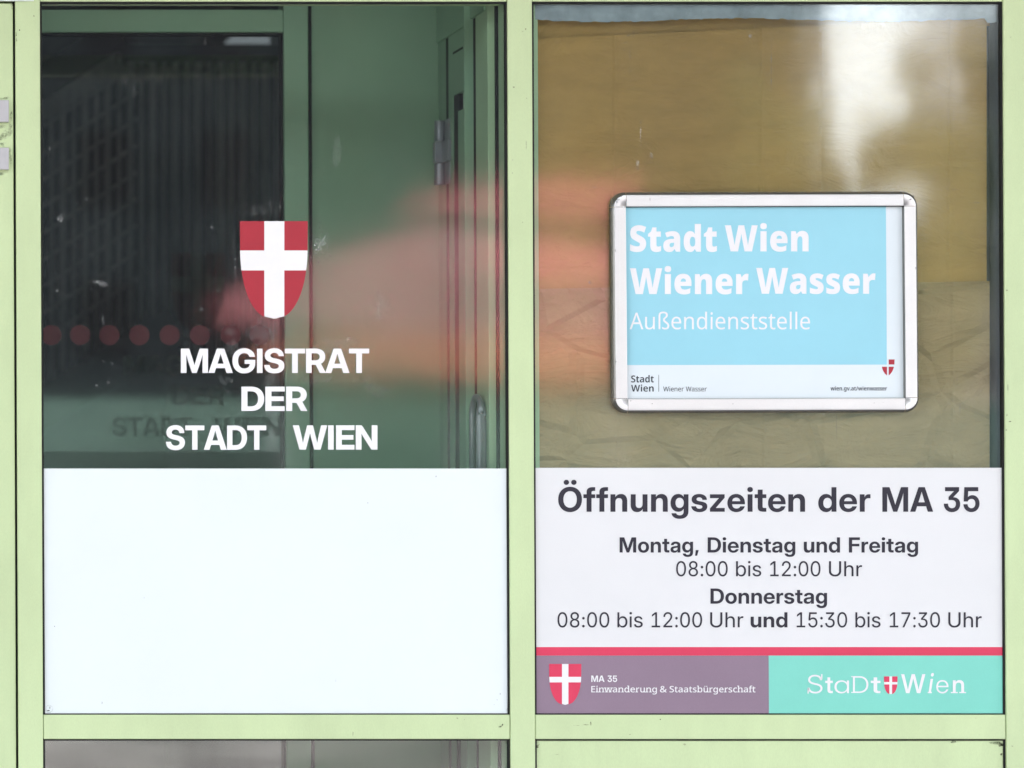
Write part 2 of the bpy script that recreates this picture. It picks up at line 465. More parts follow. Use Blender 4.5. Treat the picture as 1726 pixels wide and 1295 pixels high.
GLYPHS = {
 'bold': {
  ' ': (269, ''),
  ',': (269, '41 -152 36 270 136 0 -73 -270'),
  '3': (645, '321 -12 -56 4 -50 11 -44 19 -37 26 -32 30 -25 36 -17 39 -11 42 -4 45 142 0 2 -26 5 -24 9 -21 13 -19 15 -16 19 -13 21 -9 23 -6 26 -2 24 2 23 5 20 9 18 12 15 15 12 18 9 20 6 21 2 24 -2 23 -6 22 -10 18 -13 17 -17 13 -20 11 -23 8 -26 5 -28 1 -99 0 0 91 176 168 0 1 -295 0 0 120 470 0 0 -116 -231 -216 0 30 56 2 49 -6 43 -13 36 -19 30 -24 23 -29 17 -34 10 -37 3 -40 -4 -45 -11 -41 -19 -37 -26 -34 -31 -28 -38 -22 -43 -17 -47 -10'),
  '5': (645, '322 -11 -49 3 -46 10 -42 17 -37 22 -31 27 -26 32 -20 37 -13 41 -6 45 140 0 3 -22 6 -20 10 -19 13 -16 15 -14 18 -12 21 -9 21 -5 24 -1 24 1 23 6 20 10 17 13 15 16 13 19 9 22 5 24 2 25 -2 26 -5 24 -9 22 -12 19 -15 16 -17 14 -20 9 -21 6 -24 2 -31 -2 -27 -7 -25 -11 -20 -15 -15 -19 -11 -23 -135 0 22 426 464 0 0 -120 -333 0 -13 -175 1 0 19 18 22 15 24 11 26 8 28 5 29 2 33 -2 31 -7 29 -10 28 -14 25 -17 24 -21 20 -23 17 -26 14 -29 11 -31 6 -33 2 -34 -4 -48 -11 -44 -19 -41 -25 -35 -31 -30 -38 -25 -42 -18 -47 -11'),
  'A': (711, '5 0 255 728 191 0 256 -728 -165 0 -115 357 -14 46 -15 48 -14 48 -15 51 -16 56 -17 60 41 0 -18 -60 -16 -56 -15 -51 -15 -48 -15 -48 -14 -46 -119 -357|166 160 0 119 379 0 0 -119'),
  'D': (701, '311 0 -188 0 0 125 180 0 46 3 41 9 35 16 29 21 24 27 19 33 13 38 8 44 2 48 -2 49 -8 43 -13 38 -19 33 -23 27 -30 21 -34 15 -41 9 -46 4 -184 0 0 125 194 0 69 -5 63 -15 57 -25 49 -33 41 -42 33 -50 24 -58 15 -65 4 -71 -4 -71 -15 -65 -24 -57 -33 -51 -41 -42 -49 -34 -57 -24 -64 -15|203 728 0 -728 -148 0 0 728'),
  'F': (581, '55 0 0 728 504 0 0 -128 -356 0 0 -180 332 0 0 -124 -332 0 0 -296'),
  'M': (893, '55 0 0 728 216 0 122 -344 5 -16 6 -19 6 -21 7 -22 7 -23 7 -24 7 -23 7 -23 6 -22 6 -21 5 -18 4 -16 -37 0 4 16 5 18 6 21 6 22 7 23 6 23 7 24 7 23 7 22 6 21 6 19 5 16 120 344 217 0 0 -728 -146 0 0 348 0 18 1 19 0 21 1 23 0 24 1 25 1 25 0 26 1 26 1 25 0 25 0 23 18 0 -7 -25 -8 -27 -8 -26 -8 -27 -8 -26 -7 -25 -8 -25 -7 -23 -6 -22 -7 -20 -5 -18 -6 -16 -124 -348 -121 0 -126 348 -5 16 -6 18 -6 20 -7 22 -7 23 -8 25 -8 25 -8 26 -8 27 -8 26 -8 27 -8 25 22 0 0 -23 0 -25 1 -25 0 -26 1 -26 1 -25 1 -25 0 -24 1 -23 0 -21 0 -19 0 -18 0 -348'),
  'a': (552, '209 -9 -33 2 -31 6 -27 9 -25 14 -21 17 -18 21 -12 25 -8 28 -3 32 2 28 6 24 9 21 12 18 14 16 18 13 19 11 22 9 23 7 25 5 26 5 26 3 29 3 25 3 21 3 17 3 13 4 10 6 7 6 4 8 1 11 0 3 -1 12 -3 12 -6 10 -8 9 -10 8 -11 6 -14 5 -15 3 -17 1 -17 -1 -16 -3 -14 -5 -13 -6 -11 -8 -9 -10 -7 -11 -4 -11 -3 -13 -133 0 5 34 10 30 16 28 22 24 26 20 31 16 36 12 40 7 45 2 34 -1 31 -4 29 -7 26 -9 23 -12 21 -14 17 -16 14 -19 12 -20 8 -23 5 -25 1 -26 0 -350 -138 0 0 73 -2 0 -10 -16 -11 -15 -13 -12 -14 -12 -16 -9 -18 -8 -21 -5 -23 -3|248 90 22 2 20 4 19 7 15 10 13 12 11 13 7 16 5 17 1 18 0 52 -4 -2 -6 -2 -6 -3 -8 -2 -8 -2 -8 -2 -10 -2 -10 -1 -11 -2 -11 -2 -11 -2 -11 -2 -16 -3 -15 -4 -14 -5 -13 -6 -11 -7 -9 -8 -6 -10 -4 -12 -2 -13 1 -11 4 -11 5 -9 8 -9 9 -6 11 -6 13 -4 14 -2'),
  'd': (597, '252 -11 -43 4 -39 11 -36 19 -31 25 -26 32 -21 37 -15 43 -9 47 -3 51 3 51 9 47 16 42 21 37 26 32 31 25 35 19 39 12 42 3 22 -1 20 -3 20 -5 18 -7 17 -9 16 -11 14 -13 13 -15 12 -18 1 0 0 284 141 0 0 -728 -139 0 0 79 -1 0 -11 -19 -13 -16 -14 -15 -16 -12 -18 -10 -18 -8 -20 -5 -21 -4|288 105 24 2 21 6 19 11 17 14 15 18 11 21 9 25 5 27 1 29 -1 30 -5 27 -9 24 -11 21 -15 18 -17 14 -19 11 -21 6 -24 2 -22 -2 -21 -6 -18 -10 -16 -13 -14 -18 -11 -21 -8 -24 -5 -28 -1 -31 1 -31 5 -27 8 -25 11 -21 14 -17 16 -14 18 -10 21 -6'),
  'e': (561, '286 -12 -50 4 -45 12 -41 19 -36 26 -30 32 -24 37 -17 43 -11 46 -3 50 3 51 11 47 18 42 24 38 30 32 35 26 40 19 44 11 47 4 37 -2 34 -6 32 -11 30 -15 26 -18 24 -22 21 -26 17 -28 14 -31 10 -34 6 -36 2 -38 0 -38 -454 0 0 91 385 0 -63 -22 -2 25 -5 23 -8 20 -11 18 -13 15 -16 11 -19 9 -21 5 -23 2 -23 -2 -21 -5 -18 -9 -17 -11 -13 -15 -11 -18 -8 -20 -5 -23 -1 -25 0 -62 1 -25 5 -24 8 -21 11 -19 14 -16 17 -12 20 -9 22 -6 25 -2 18 1 17 3 16 4 13 7 13 7 10 10 9 10 8 12 5 13 130 0 -9 -33 -15 -30 -20 -27 -24 -25 -29 -20 -32 -17 -36 -12 -38 -7'),
  'f': (369, '349 516 0 -112 -340 0 0 112|102 0 0 583 2 31 6 26 11 23 14 20 19 16 22 12 27 9 31 6 34 2 17 0 16 0 16 0 14 0 11 0 7 0 0 -112 -5 0 -7 0 -10 0 -10 0 -9 0 -8 0 -18 -1 -15 -5 -11 -7 -7 -10 -4 -15 -1 -18 0 -560'),
  'g': (597, '294 -211 -46 2 -42 7 -36 12 -31 16 -27 19 -22 23 -17 26 -12 30 -7 32 137 0 4 -13 7 -11 8 -10 10 -8 12 -7 14 -6 14 -4 16 -2 18 -1 33 3 27 10 22 16 16 22 10 29 3 34 0 79 -1 0 -11 -19 -12 -16 -15 -15 -16 -11 -17 -10 -19 -7 -19 -5 -21 -4 -22 -1 -43 4 -39 11 -36 19 -31 25 -26 31 -21 37 -15 41 -9 45 -3 49 3 50 9 46 16 42 21 37 26 31 31 26 35 18 39 12 42 3 22 -1 20 -3 20 -5 18 -7 18 -10 16 -11 15 -14 13 -16 12 -18 0 75 140 0 0 -497 -3 -51 -11 -44 -18 -37 -24 -31 -29 -24 -35 -19 -40 -13 -44 -8|288 113 24 2 21 6 19 11 17 14 15 17 11 21 9 24 5 26 1 29 -1 30 -5 26 -9 24 -11 21 -15 17 -17 14 -19 10 -21 6 -24 2 -22 -1 -21 -6 -18 -10 -16 -14 -14 -17 -11 -20 -8 -24 -5 -27 -1 -31 1 -30 5 -27 8 -24 11 -21 14 -17 16 -13 18 -10 21 -6'),
  'i': (244, '51 0 0 516 142 0 0 -516|122 582 -22 2 -20 7 -16 12 -13 16 -8 18 -2 21 2 20 8 18 13 16 16 12 20 7 22 3 22 -3 19 -7 17 -12 13 -16 8 -18 2 -20 -2 -21 -8 -18 -13 -16 -17 -12 -19 -7'),
  'n': (584, '193 287 0 -287 -142 0 0 516 140 0 0 -134 -25 0 19 42 23 36 28 28 33 21 39 13 43 4 36 -2 31 -8 29 -13 25 -19 21 -23 17 -27 13 -33 7 -37 3 -41 0 -323 -142 0 0 297 -3 32 -8 27 -14 21 -19 15 -23 9 -29 3 -19 -2 -18 -4 -16 -6 -14 -10 -12 -13 -10 -16 -7 -19 -5 -22'),
  'o': (579, '290 -12 -50 4 -46 11 -41 19 -36 25 -31 32 -25 37 -18 43 -11 47 -3 51 3 52 11 47 18 43 25 37 31 32 36 25 41 19 46 12 50 3 50 -3 45 -12 42 -19 36 -25 30 -32 25 -37 18 -43 11 -47 4 -52 -4 -51 -11 -47 -18 -43 -25 -37 -30 -32 -36 -25 -42 -19 -45 -11|290 104 22 2 21 6 19 10 16 14 14 18 11 21 8 24 5 28 2 30 -2 31 -5 28 -8 24 -11 22 -14 17 -16 14 -19 11 -21 6 -22 2 -23 -2 -20 -6 -19 -11 -17 -14 -13 -17 -12 -22 -8 -24 -5 -28 -1 -31 1 -30 5 -28 8 -24 12 -21 13 -18 17 -14 18 -10 21 -6'),
  'r': (371, '51 0 0 516 137 0 0 -88 1 0 12 28 15 23 18 18 22 12 27 8 32 2 8 0 8 0 7 0 7 0 6 -1 6 0 0 -121 -6 0 -8 1 -11 0 -12 1 -12 0 -12 1 -19 -2 -18 -4 -16 -8 -14 -10 -13 -14 -10 -16 -7 -19 -5 -22 -1 -24 0 -281'),
  's': (518, '264 -12 -43 2 -39 7 -36 11 -32 16 -28 20 -23 24 -18 27 -12 32 -6 35 140 0 4 -21 10 -18 14 -14 18 -11 23 -6 26 -3 25 2 21 5 18 9 12 11 8 13 3 16 -2 12 -6 12 -10 9 -13 8 -17 6 -20 5 -90 17 -46 13 -38 17 -29 23 -22 28 -13 32 -4 37 3 32 8 28 15 26 20 22 25 19 30 15 35 12 39 6 42 3 42 -3 39 -7 35 -12 31 -16 26 -20 21 -24 15 -27 10 -31 4 -35 -131 0 -3 20 -8 17 -14 15 -18 12 -21 7 -24 2 -23 -2 -20 -5 -16 -9 -12 -11 -7 -13 -2 -15 2 -13 5 -11 10 -9 12 -8 16 -7 18 -5 97 -19 48 -12 38 -17 29 -20 21 -26 12 -30 4 -36 -3 -33 -10 -29 -16 -27 -22 -24 -27 -20 -31 -15 -36 -12 -40 -7'),
  't': (367, '345 516 0 -112 -336 0 0 112|98 656 141 0 0 -498 2 -16 3 -12 6 -8 9 -6 14 -3 17 -1 9 0 9 0 11 0 10 0 9 0 7 0 0 -112 -10 0 -12 0 -14 0 -16 0 -15 0 -16 0 -51 4 -42 11 -31 18 -22 26 -14 35 -4 42'),
  'u': (584, '233 -11 -35 3 -32 8 -29 13 -25 18 -21 23 -17 28 -13 33 -7 37 -3 41 0 323 142 0 0 -297 3 -32 8 -27 14 -21 19 -15 24 -9 28 -3 19 1 18 4 16 7 14 10 12 13 10 15 7 19 5 22 1 26 0 287 142 0 0 -516 -140 0 0 134 25 0 -19 -42 -23 -36 -28 -29 -33 -21 -38 -13'),
  'z': (521, '47 0 0 96 256 305 0 2 -256 0 0 113 424 0 0 -101 -252 -301 0 -2 255 0 0 -112'),
  'Ö': (747, '374 -12 -63 5 -59 16 -54 25 -48 35 -41 43 -33 52 -25 60 -15 66 -5 73 5 74 15 67 25 60 33 52 41 43 48 35 54 25 59 15 63 5 63 -5 58 -15 54 -25 48 -35 41 -43 33 -52 25 -60 15 -67 5 -74 -5 -73 -15 -67 -25 -59 -33 -52 -41 -43 -48 -35 -54 -25 -58 -16|374 119 36 3 33 10 31 16 27 22 23 28 18 33 14 39 8 44 3 49 -3 50 -8 44 -14 39 -18 34 -23 28 -27 22 -31 16 -33 9 -36 3 -36 -3 -34 -9 -30 -16 -27 -22 -23 -28 -19 -34 -14 -39 -8 -44 -3 -50 3 -49 8 -44 14 -39 19 -33 23 -28 27 -22 30 -16 34 -10|482 795 -21 2 -19 8 -16 12 -12 15 -8 18 -2 20 2 21 8 18 12 15 16 12 19 7 21 2 21 -2 19 -7 16 -12 13 -15 7 -18 2 -21 -2 -20 -7 -18 -13 -16 -16 -11 -19 -8|265 795 -21 2 -19 8 -16 12 -12 15 -8 18 -2 20 2 21 8 18 12 15 16 12 19 7 21 2 21 -2 19 -7 16 -12 13 -15 7 -18 3 -21 -3 -20 -7 -18 -13 -16 -16 -11 -18 -8'),
 },
 'heavy': {
  'A': (730, '3 0 252 728 220 0 252 -728 -187 0 -103 330 -12 39 -11 39 -12 39 -11 39 -12 41 -12 43 -12 44 -12 47 45 0 -12 -47 -13 -44 -12 -43 -12 -41 -12 -39 -11 -39 -12 -39 -12 -39 -107 -330|172 145 0 133 387 0 0 -133'),
  'D': (704, '315 0 -192 0 0 140 184 0 32 2 30 5 27 8 24 11 21 14 18 17 15 21 12 23 10 26 7 30 4 32 1 35 -1 35 -4 32 -7 30 -10 26 -12 23 -16 20 -18 18 -21 14 -24 11 -27 8 -30 4 -32 2 -186 0 0 141 196 0 53 -3 50 -9 46 -13 43 -20 38 -24 34 -30 29 -34 24 -38 19 -43 14 -46 9 -50 2 -54 -2 -54 -9 -50 -13 -46 -20 -43 -24 -39 -29 -34 -34 -29 -38 -24 -42 -20 -47 -14 -50 -8|217 728 0 -728 -168 0 0 728'),
  'E': (616, '49 0 0 728 536 0 0 -144 -368 0 0 -148 340 0 0 -139 -340 0 0 -154 368 0 0 -143'),
  'G': (737, '377 -12 -51 3 -47 9 -45 14 -41 21 -37 26 -33 30 -28 35 -24 40 -19 44 -14 47 -8 52 -3 54 3 57 8 53 15 48 20 45 24 39 29 35 34 30 37 25 41 19 43 14 45 8 48 3 32 -1 30 -3 30 -6 28 -8 27 -10 26 -13 24 -14 23 -16 21 -18 19 -19 16 -22 15 -22 13 -25 9 -25 7 -27 5 -29 -171 0 -3 13 -4 12 -5 11 -6 10 -6 10 -8 9 -8 9 -9 7 -10 7 -10 6 -12 5 -12 4 -13 4 -13 2 -14 2 -15 0 -28 -2 -26 -5 -24 -8 -21 -12 -19 -16 -17 -18 -15 -21 -12 -24 -10 -27 -6 -29 -4 -32 -2 -35 2 -34 4 -32 7 -29 9 -27 12 -24 15 -21 17 -18 20 -15 22 -12 24 -9 26 -5 28 -2 23 1 22 4 20 5 18 8 17 9 15 11 13 13 10 14 9 16 6 18 4 18 1 20 38 -3 -188 0 0 124 314 0 0 -97 -3 -44 -7 -42 -13 -39 -19 -36 -22 -33 -27 -28 -31 -26 -35 -21 -38 -17 -41 -12 -44 -7'),
  'I': (285, '60 0 0 727 165 0 0 -727'),
  'M': (904, '49 0 0 728 248 0 101 -302 5 -13 4 -15 5 -16 5 -18 5 -18 5 -19 6 -19 5 -20 6 -19 5 -20 5 -18 5 -19 4 -17 5 -16 3 -14 3 -13 -42 0 3 13 4 14 4 16 4 17 5 19 5 18 5 20 6 19 5 20 5 19 6 19 5 18 5 18 5 16 4 15 4 13 100 302 248 0 0 -728 -165 0 0 324 0 13 0 15 1 15 0 17 1 19 0 18 1 20 0 20 1 21 1 21 0 21 1 21 0 20 0 21 1 19 0 19 20 0 -6 -20 -6 -20 -5 -21 -6 -21 -6 -21 -6 -22 -6 -20 -6 -21 -6 -20 -5 -19 -5 -19 -6 -18 -5 -16 -4 -15 -4 -14 -4 -13 -111 -324 -136 0 -111 324 -4 13 -4 14 -5 15 -5 16 -6 18 -5 19 -6 19 -6 20 -5 21 -6 20 -7 22 -6 21 -6 21 -6 21 -6 20 -6 20 23 0 1 -19 0 -19 0 -21 1 -20 0 -21 1 -21 0 -21 1 -21 1 -20 0 -20 1 -18 0 -19 1 -17 0 -15 0 -15 0 -13 0 -324'),
  'N': (730, '49 0 0 728 175 0 215 -344 6 -9 6 -11 8 -13 8 -14 8 -15 9 -16 9 -16 10 -17 9 -17 9 -17 9 -16 8 -15 -19 -45 -1 18 -1 20 -1 21 -1 22 0 23 -1 22 0 22 -1 21 0 20 0 18 0 15 0 14 0 329 167 0 0 -728 -175 0 -196 313 -7 12 -8 13 -9 15 -10 17 -11 18 -11 19 -11 21 -12 21 -13 23 -12 22 -13 24 -13 24 31 15 1 -26 2 -26 1 -25 1 -24 1 -23 0 -22 1 -21 0 -19 0 -17 0 -16 0 -13 0 -12 0 -313'),
  'R': (655, '49 0 0 728 297 0 41 -2 37 -6 35 -9 32 -13 29 -17 25 -19 22 -23 18 -26 15 -28 10 -31 6 -34 2 -36 -2 -36 -7 -33 -10 -30 -16 -28 -19 -25 -22 -22 -27 -20 -29 -16 -33 -12 -36 -9 -39 -6 -41 -2 -186 0 0 133 184 0 18 1 16 3 16 4 14 5 12 8 11 8 10 10 8 11 6 13 4 13 3 14 1 16 -1 15 -3 15 -4 13 -7 12 -8 12 -9 9 -11 9 -13 7 -14 6 -15 4 -16 2 -18 1 -118 0 0 -589|458 0 -163 329 174 0 167 -329'),
  'S': (663, '334 -12 -46 2 -42 6 -39 9 -36 13 -31 16 -28 20 -24 23 -19 27 -16 29 -11 33 -6 35 -3 39 161 0 2 -18 3 -16 6 -15 7 -13 10 -13 11 -10 13 -10 15 -7 17 -6 18 -5 19 -2 21 -1 19 1 17 2 16 3 15 4 14 6 12 7 10 8 9 8 7 10 5 11 3 11 1 12 -1 11 -2 10 -5 9 -5 8 -8 8 -9 7 -11 7 -13 6 -15 6 -17 5 -20 5 -21 5 -75 16 -50 13 -44 16 -37 21 -30 24 -23 27 -17 31 -10 35 -4 37 3 33 6 30 11 29 16 26 19 24 24 21 26 18 30 16 33 12 36 9 39 5 40 2 42 -2 39 -5 35 -9 33 -12 30 -16 26 -19 22 -22 19 -25 16 -28 11 -30 7 -33 3 -36 -156 0 -3 22 -8 20 -11 18 -15 14 -18 12 -21 9 -23 5 -26 1 -16 0 -16 -2 -14 -3 -14 -5 -13 -6 -11 -6 -9 -8 -8 -8 -7 -10 -5 -10 -3 -11 0 -12 0 -10 3 -9 3 -9 6 -7 7 -8 9 -6 10 -7 13 -5 14 -6 16 -5 18 -5 20 -4 66 -14 29 -7 27 -7 25 -8 22 -9 21 -9 19 -11 17 -11 14 -12 13 -13 12 -15 9 -15 8 -16 6 -17 4 -18 2 -19 1 -21 -2 -35 -7 -32 -11 -30 -15 -27 -20 -24 -23 -21 -28 -19 -31 -15 -35 -12 -38 -9 -41 -5'),
  'T': (642, '21 584 0 144 600 0 0 -144 -216 0 0 -584 -168 0 0 584'),
  'W': (1010, '198 0 -195 728 180 0 77 -335 5 -24 5 -24 5 -24 5 -24 4 -24 5 -24 4 -24 5 -23 4 -24 5 -24 4 -24 4 -24 -36 0 5 24 5 24 5 24 4 24 5 23 5 24 5 24 5 24 5 24 6 24 5 24 6 24 81 335 168 0 81 -335 6 -24 5 -24 6 -24 5 -24 5 -24 5 -24 5 -24 5 -23 5 -24 4 -24 5 -24 5 -24 -37 0 5 24 4 24 4 24 5 24 4 23 5 24 4 24 5 24 5 24 5 24 5 24 5 24 77 335 180 0 -195 -728 -186 0 -96 377 -5 21 -6 24 -5 25 -6 26 -5 28 -7 31 -7 32 -8 35 47 0 -7 -35 -7 -32 -7 -31 -5 -28 -6 -26 -5 -25 -5 -24 -6 -21 -96 -377'),
 },
 'text': {
  ' ': (269, ''),
  '0': (646, '323 -11 -52 5 -47 15 -42 25 -36 35 -30 43 -24 51 -17 60 -11 66 -3 74 3 74 11 67 17 60 24 51 30 44 36 34 42 25 47 15 52 5 52 -5 47 -15 42 -25 36 -34 30 -44 24 -51 17 -60 11 -67 3 -74 -3 -74 -10 -66 -18 -60 -24 -51 -30 -43 -36 -35 -42 -25 -47 -15|323 74 34 4 30 12 27 19 23 26 20 33 15 40 11 46 7 52 2 57 -2 58 -7 52 -11 47 -15 39 -20 34 -23 26 -27 19 -30 12 -34 4 -34 -4 -30 -12 -27 -19 -23 -26 -20 -34 -15 -39 -11 -47 -7 -52 -2 -58 2 -57 7 -52 11 -46 15 -40 20 -33 23 -26 27 -19 30 -12'),
  '1': (646, '106 0 0 84 454 0 0 -84|393 728 0 -728 -96 0 0 633 -2 0 -178 -123 0 99 172 119'),
  '2': (646, '84 0 0 76 253 246 27 26 23 25 20 22 17 21 13 20 11 20 8 21 4 22 2 22 -2 26 -6 24 -10 21 -13 18 -16 16 -20 12 -22 9 -24 5 -27 2 -29 -2 -25 -6 -23 -11 -20 -14 -16 -17 -13 -21 -10 -24 -6 -27 -2 -29 -92 0 3 45 10 41 17 37 22 33 28 27 33 23 38 16 41 10 45 3 43 -3 40 -9 37 -15 32 -21 27 -25 23 -30 16 -34 10 -37 3 -39 -1 -29 -6 -28 -9 -27 -12 -27 -18 -28 -21 -29 -27 -31 -31 -33 -37 -37 -174 -168 0 -3 344 0 0 -85'),
  '3': (646, '319 -11 -47 3 -43 9 -40 16 -35 21 -30 26 -25 31 -19 35 -12 38 -4 43 98 0 3 -27 7 -25 12 -22 15 -19 18 -15 22 -13 24 -9 27 -5 29 -2 29 2 26 5 25 10 22 13 18 16 15 20 11 23 7 25 2 28 -2 27 -7 25 -11 23 -16 20 -20 17 -24 14 -29 10 -33 6 -37 2 -79 0 0 76 196 203 0 3 -306 0 0 86 432 0 0 -79 -236 -244 0 18 54 1 49 -6 43 -14 37 -20 30 -25 24 -30 18 -35 10 -38 4 -41 -4 -43 -11 -39 -18 -35 -24 -32 -29 -26 -35 -22 -40 -16 -44 -10'),
  '5': (646, '320 -10 -44 3 -40 9 -38 16 -34 20 -29 25 -24 30 -18 33 -12 36 -5 39 96 0 4 -23 8 -22 12 -20 14 -18 18 -15 20 -12 23 -9 24 -5 26 -2 28 2 26 7 24 12 21 15 18 19 15 23 10 25 7 28 2 30 -2 30 -7 28 -10 25 -15 23 -17 19 -21 16 -24 12 -26 7 -29 2 -30 -2 -29 -6 -26 -10 -24 -14 -19 -17 -14 -20 -92 6 32 393 410 0 0 -86 -325 0 -20 -219 2 0 21 18 22 15 25 11 26 9 28 5 30 1 32 -2 31 -6 29 -10 26 -13 25 -17 21 -21 19 -23 16 -26 13 -29 9 -30 6 -33 2 -35 -4 -46 -10 -43 -17 -39 -24 -34 -29 -29 -34 -24 -39 -18 -43 -10'),
  '7': (646, '136 0 323 639 0 3 -373 0 0 86 474 0 0 -90 -321 -638'),
  '8': (646, '323 -11 -48 3 -43 9 -40 14 -35 20 -30 24 -24 29 -18 32 -11 35 -3 39 2 30 7 30 11 27 15 25 18 22 21 19 24 15 26 11 28 6 0 2 -35 11 -31 19 -25 26 -20 32 -11 35 -4 40 3 36 10 33 16 31 22 27 27 23 31 19 36 14 39 9 42 2 42 -2 38 -9 36 -14 31 -19 27 -23 22 -27 16 -31 10 -33 3 -36 -4 -39 -11 -36 -20 -32 -25 -26 -31 -19 -34 -11 0 -2 28 -6 25 -11 24 -16 22 -18 18 -22 15 -25 11 -28 7 -29 2 -30 -3 -39 -11 -35 -18 -32 -24 -29 -30 -24 -35 -20 -40 -14 -44 -9|323 72 30 2 27 5 25 9 21 12 18 15 14 17 11 20 6 23 2 24 -2 25 -7 24 -11 21 -15 19 -18 16 -22 13 -24 10 -26 6 -29 2 -29 -2 -27 -6 -24 -10 -22 -13 -18 -16 -15 -19 -11 -21 -7 -24 -2 -25 2 -24 6 -23 11 -20 14 -17 18 -15 22 -12 24 -9 28 -5|323 415 24 2 23 5 21 9 18 11 15 14 13 17 9 19 5 21 2 23 -2 23 -5 21 -9 19 -12 16 -16 14 -18 11 -20 9 -23 5 -25 1 -25 -1 -23 -5 -21 -9 -18 -11 -15 -14 -13 -16 -9 -19 -5 -21 -2 -23 2 -23 5 -21 9 -19 13 -17 15 -14 19 -11 20 -9 23 -5'),
  ':': (269, '136 -8 -17 2 -16 7 -13 11 -11 13 -6 16 -3 17 3 18 6 15 11 14 13 11 16 6 17 2 18 -2 15 -6 14 -11 11 -14 6 -15 2 -18 -2 -17 -6 -16 -11 -13 -14 -11 -15 -7|136 376 -17 2 -16 6 -13 11 -11 14 -6 15 -3 17 3 18 6 16 11 13 13 11 16 6 17 2 18 -2 15 -6 14 -11 11 -13 6 -16 2 -18 -2 -17 -6 -15 -11 -14 -14 -11 -15 -6'),
  'U': (721, '361 -12 -56 4 -50 11 -45 19 -40 25 -33 31 -27 36 -20 41 -12 45 -3 48 0 480 97 0 0 -472 3 -33 7 -31 13 -28 17 -24 22 -21 26 -18 30 -12 34 -8 37 -3 37 3 33 8 30 12 26 18 21 21 18 24 12 28 8 31 2 33 0 472 98 0 0 -480 -4 -48 -12 -45 -19 -41 -27 -36 -33 -31 -40 -25 -45 -19 -50 -11'),
  'b': (590, '322 -11 -26 2 -24 4 -21 8 -20 9 -17 11 -16 14 -13 14 -12 15 -11 15 -4 0 0 -81 -91 0 0 728 93 0 0 -280 3 0 10 15 12 14 13 14 15 13 17 11 20 10 22 7 24 4 26 2 43 -4 40 -11 36 -19 31 -26 27 -32 21 -37 16 -44 10 -48 3 -53 -3 -53 -10 -48 -16 -44 -21 -38 -27 -32 -31 -25 -36 -19 -39 -12|306 71 29 3 27 8 23 13 21 18 17 23 13 26 10 31 6 34 2 37 -2 38 -6 34 -10 30 -13 27 -17 22 -21 18 -23 13 -27 7 -29 3 -30 -3 -27 -8 -24 -13 -21 -18 -17 -22 -14 -27 -10 -30 -5 -34 -2 -37 2 -36 6 -34 9 -31 14 -27 17 -22 21 -18 24 -14 27 -8'),
  'h': (571, '160 311 0 -311 -93 0 0 728 93 0 0 -328 -21 0 19 44 23 34 28 27 33 18 36 11 39 4 35 -3 32 -8 30 -12 26 -18 22 -23 18 -28 14 -33 8 -38 3 -43 0 -332 -94 0 0 323 -3 39 -11 32 -17 26 -24 19 -29 11 -35 4 -24 -2 -22 -5 -21 -9 -19 -12 -15 -15 -14 -20 -9 -23 -6 -26'),
  'i': (227, '67 0 0 529 93 0 0 -529|114 621 -17 2 -14 6 -13 9 -10 13 -6 14 -2 16 2 16 6 14 10 12 13 10 14 6 16 2 17 -2 14 -6 13 -10 10 -12 6 -14 2 -16 -2 -16 -6 -14 -10 -13 -13 -9 -14 -6'),
  'r': (352, '67 0 0 529 89 0 0 -83 4 0 12 25 16 23 21 18 24 14 28 8 30 3 8 -1 7 0 7 0 7 -1 6 0 5 -1 0 -91 -4 1 -7 1 -9 2 -10 1 -11 0 -12 1 -21 -2 -20 -5 -19 -8 -16 -11 -15 -14 -11 -17 -9 -20 -5 -23 -2 -25 0 -324'),
  's': (504, '254 -12 -37 2 -34 6 -32 10 -28 14 -25 17 -21 22 -16 25 -12 29 -7 33 91 9 7 -27 13 -22 18 -17 23 -13 27 -7 31 -3 33 3 28 7 24 13 17 16 10 18 4 21 -2 17 -7 15 -11 13 -16 10 -19 9 -23 6 -87 21 -45 13 -36 18 -29 23 -20 26 -13 32 -4 36 3 29 8 27 14 25 19 22 24 18 27 15 31 11 35 6 37 3 36 -3 33 -6 29 -10 27 -15 22 -17 19 -21 15 -24 10 -27 6 -30 -87 -9 -6 22 -11 20 -15 18 -21 14 -26 8 -31 3 -29 -3 -25 -7 -21 -12 -16 -16 -10 -18 -3 -20 2 -18 7 -15 12 -13 16 -11 20 -9 25 -7 85 -20 46 -13 36 -18 28 -22 20 -26 12 -30 4 -35 -3 -31 -9 -28 -15 -26 -20 -22 -25 -19 -29 -15 -33 -11 -36 -7'),
 },
 'fat': {
  ' ': (260, ''),
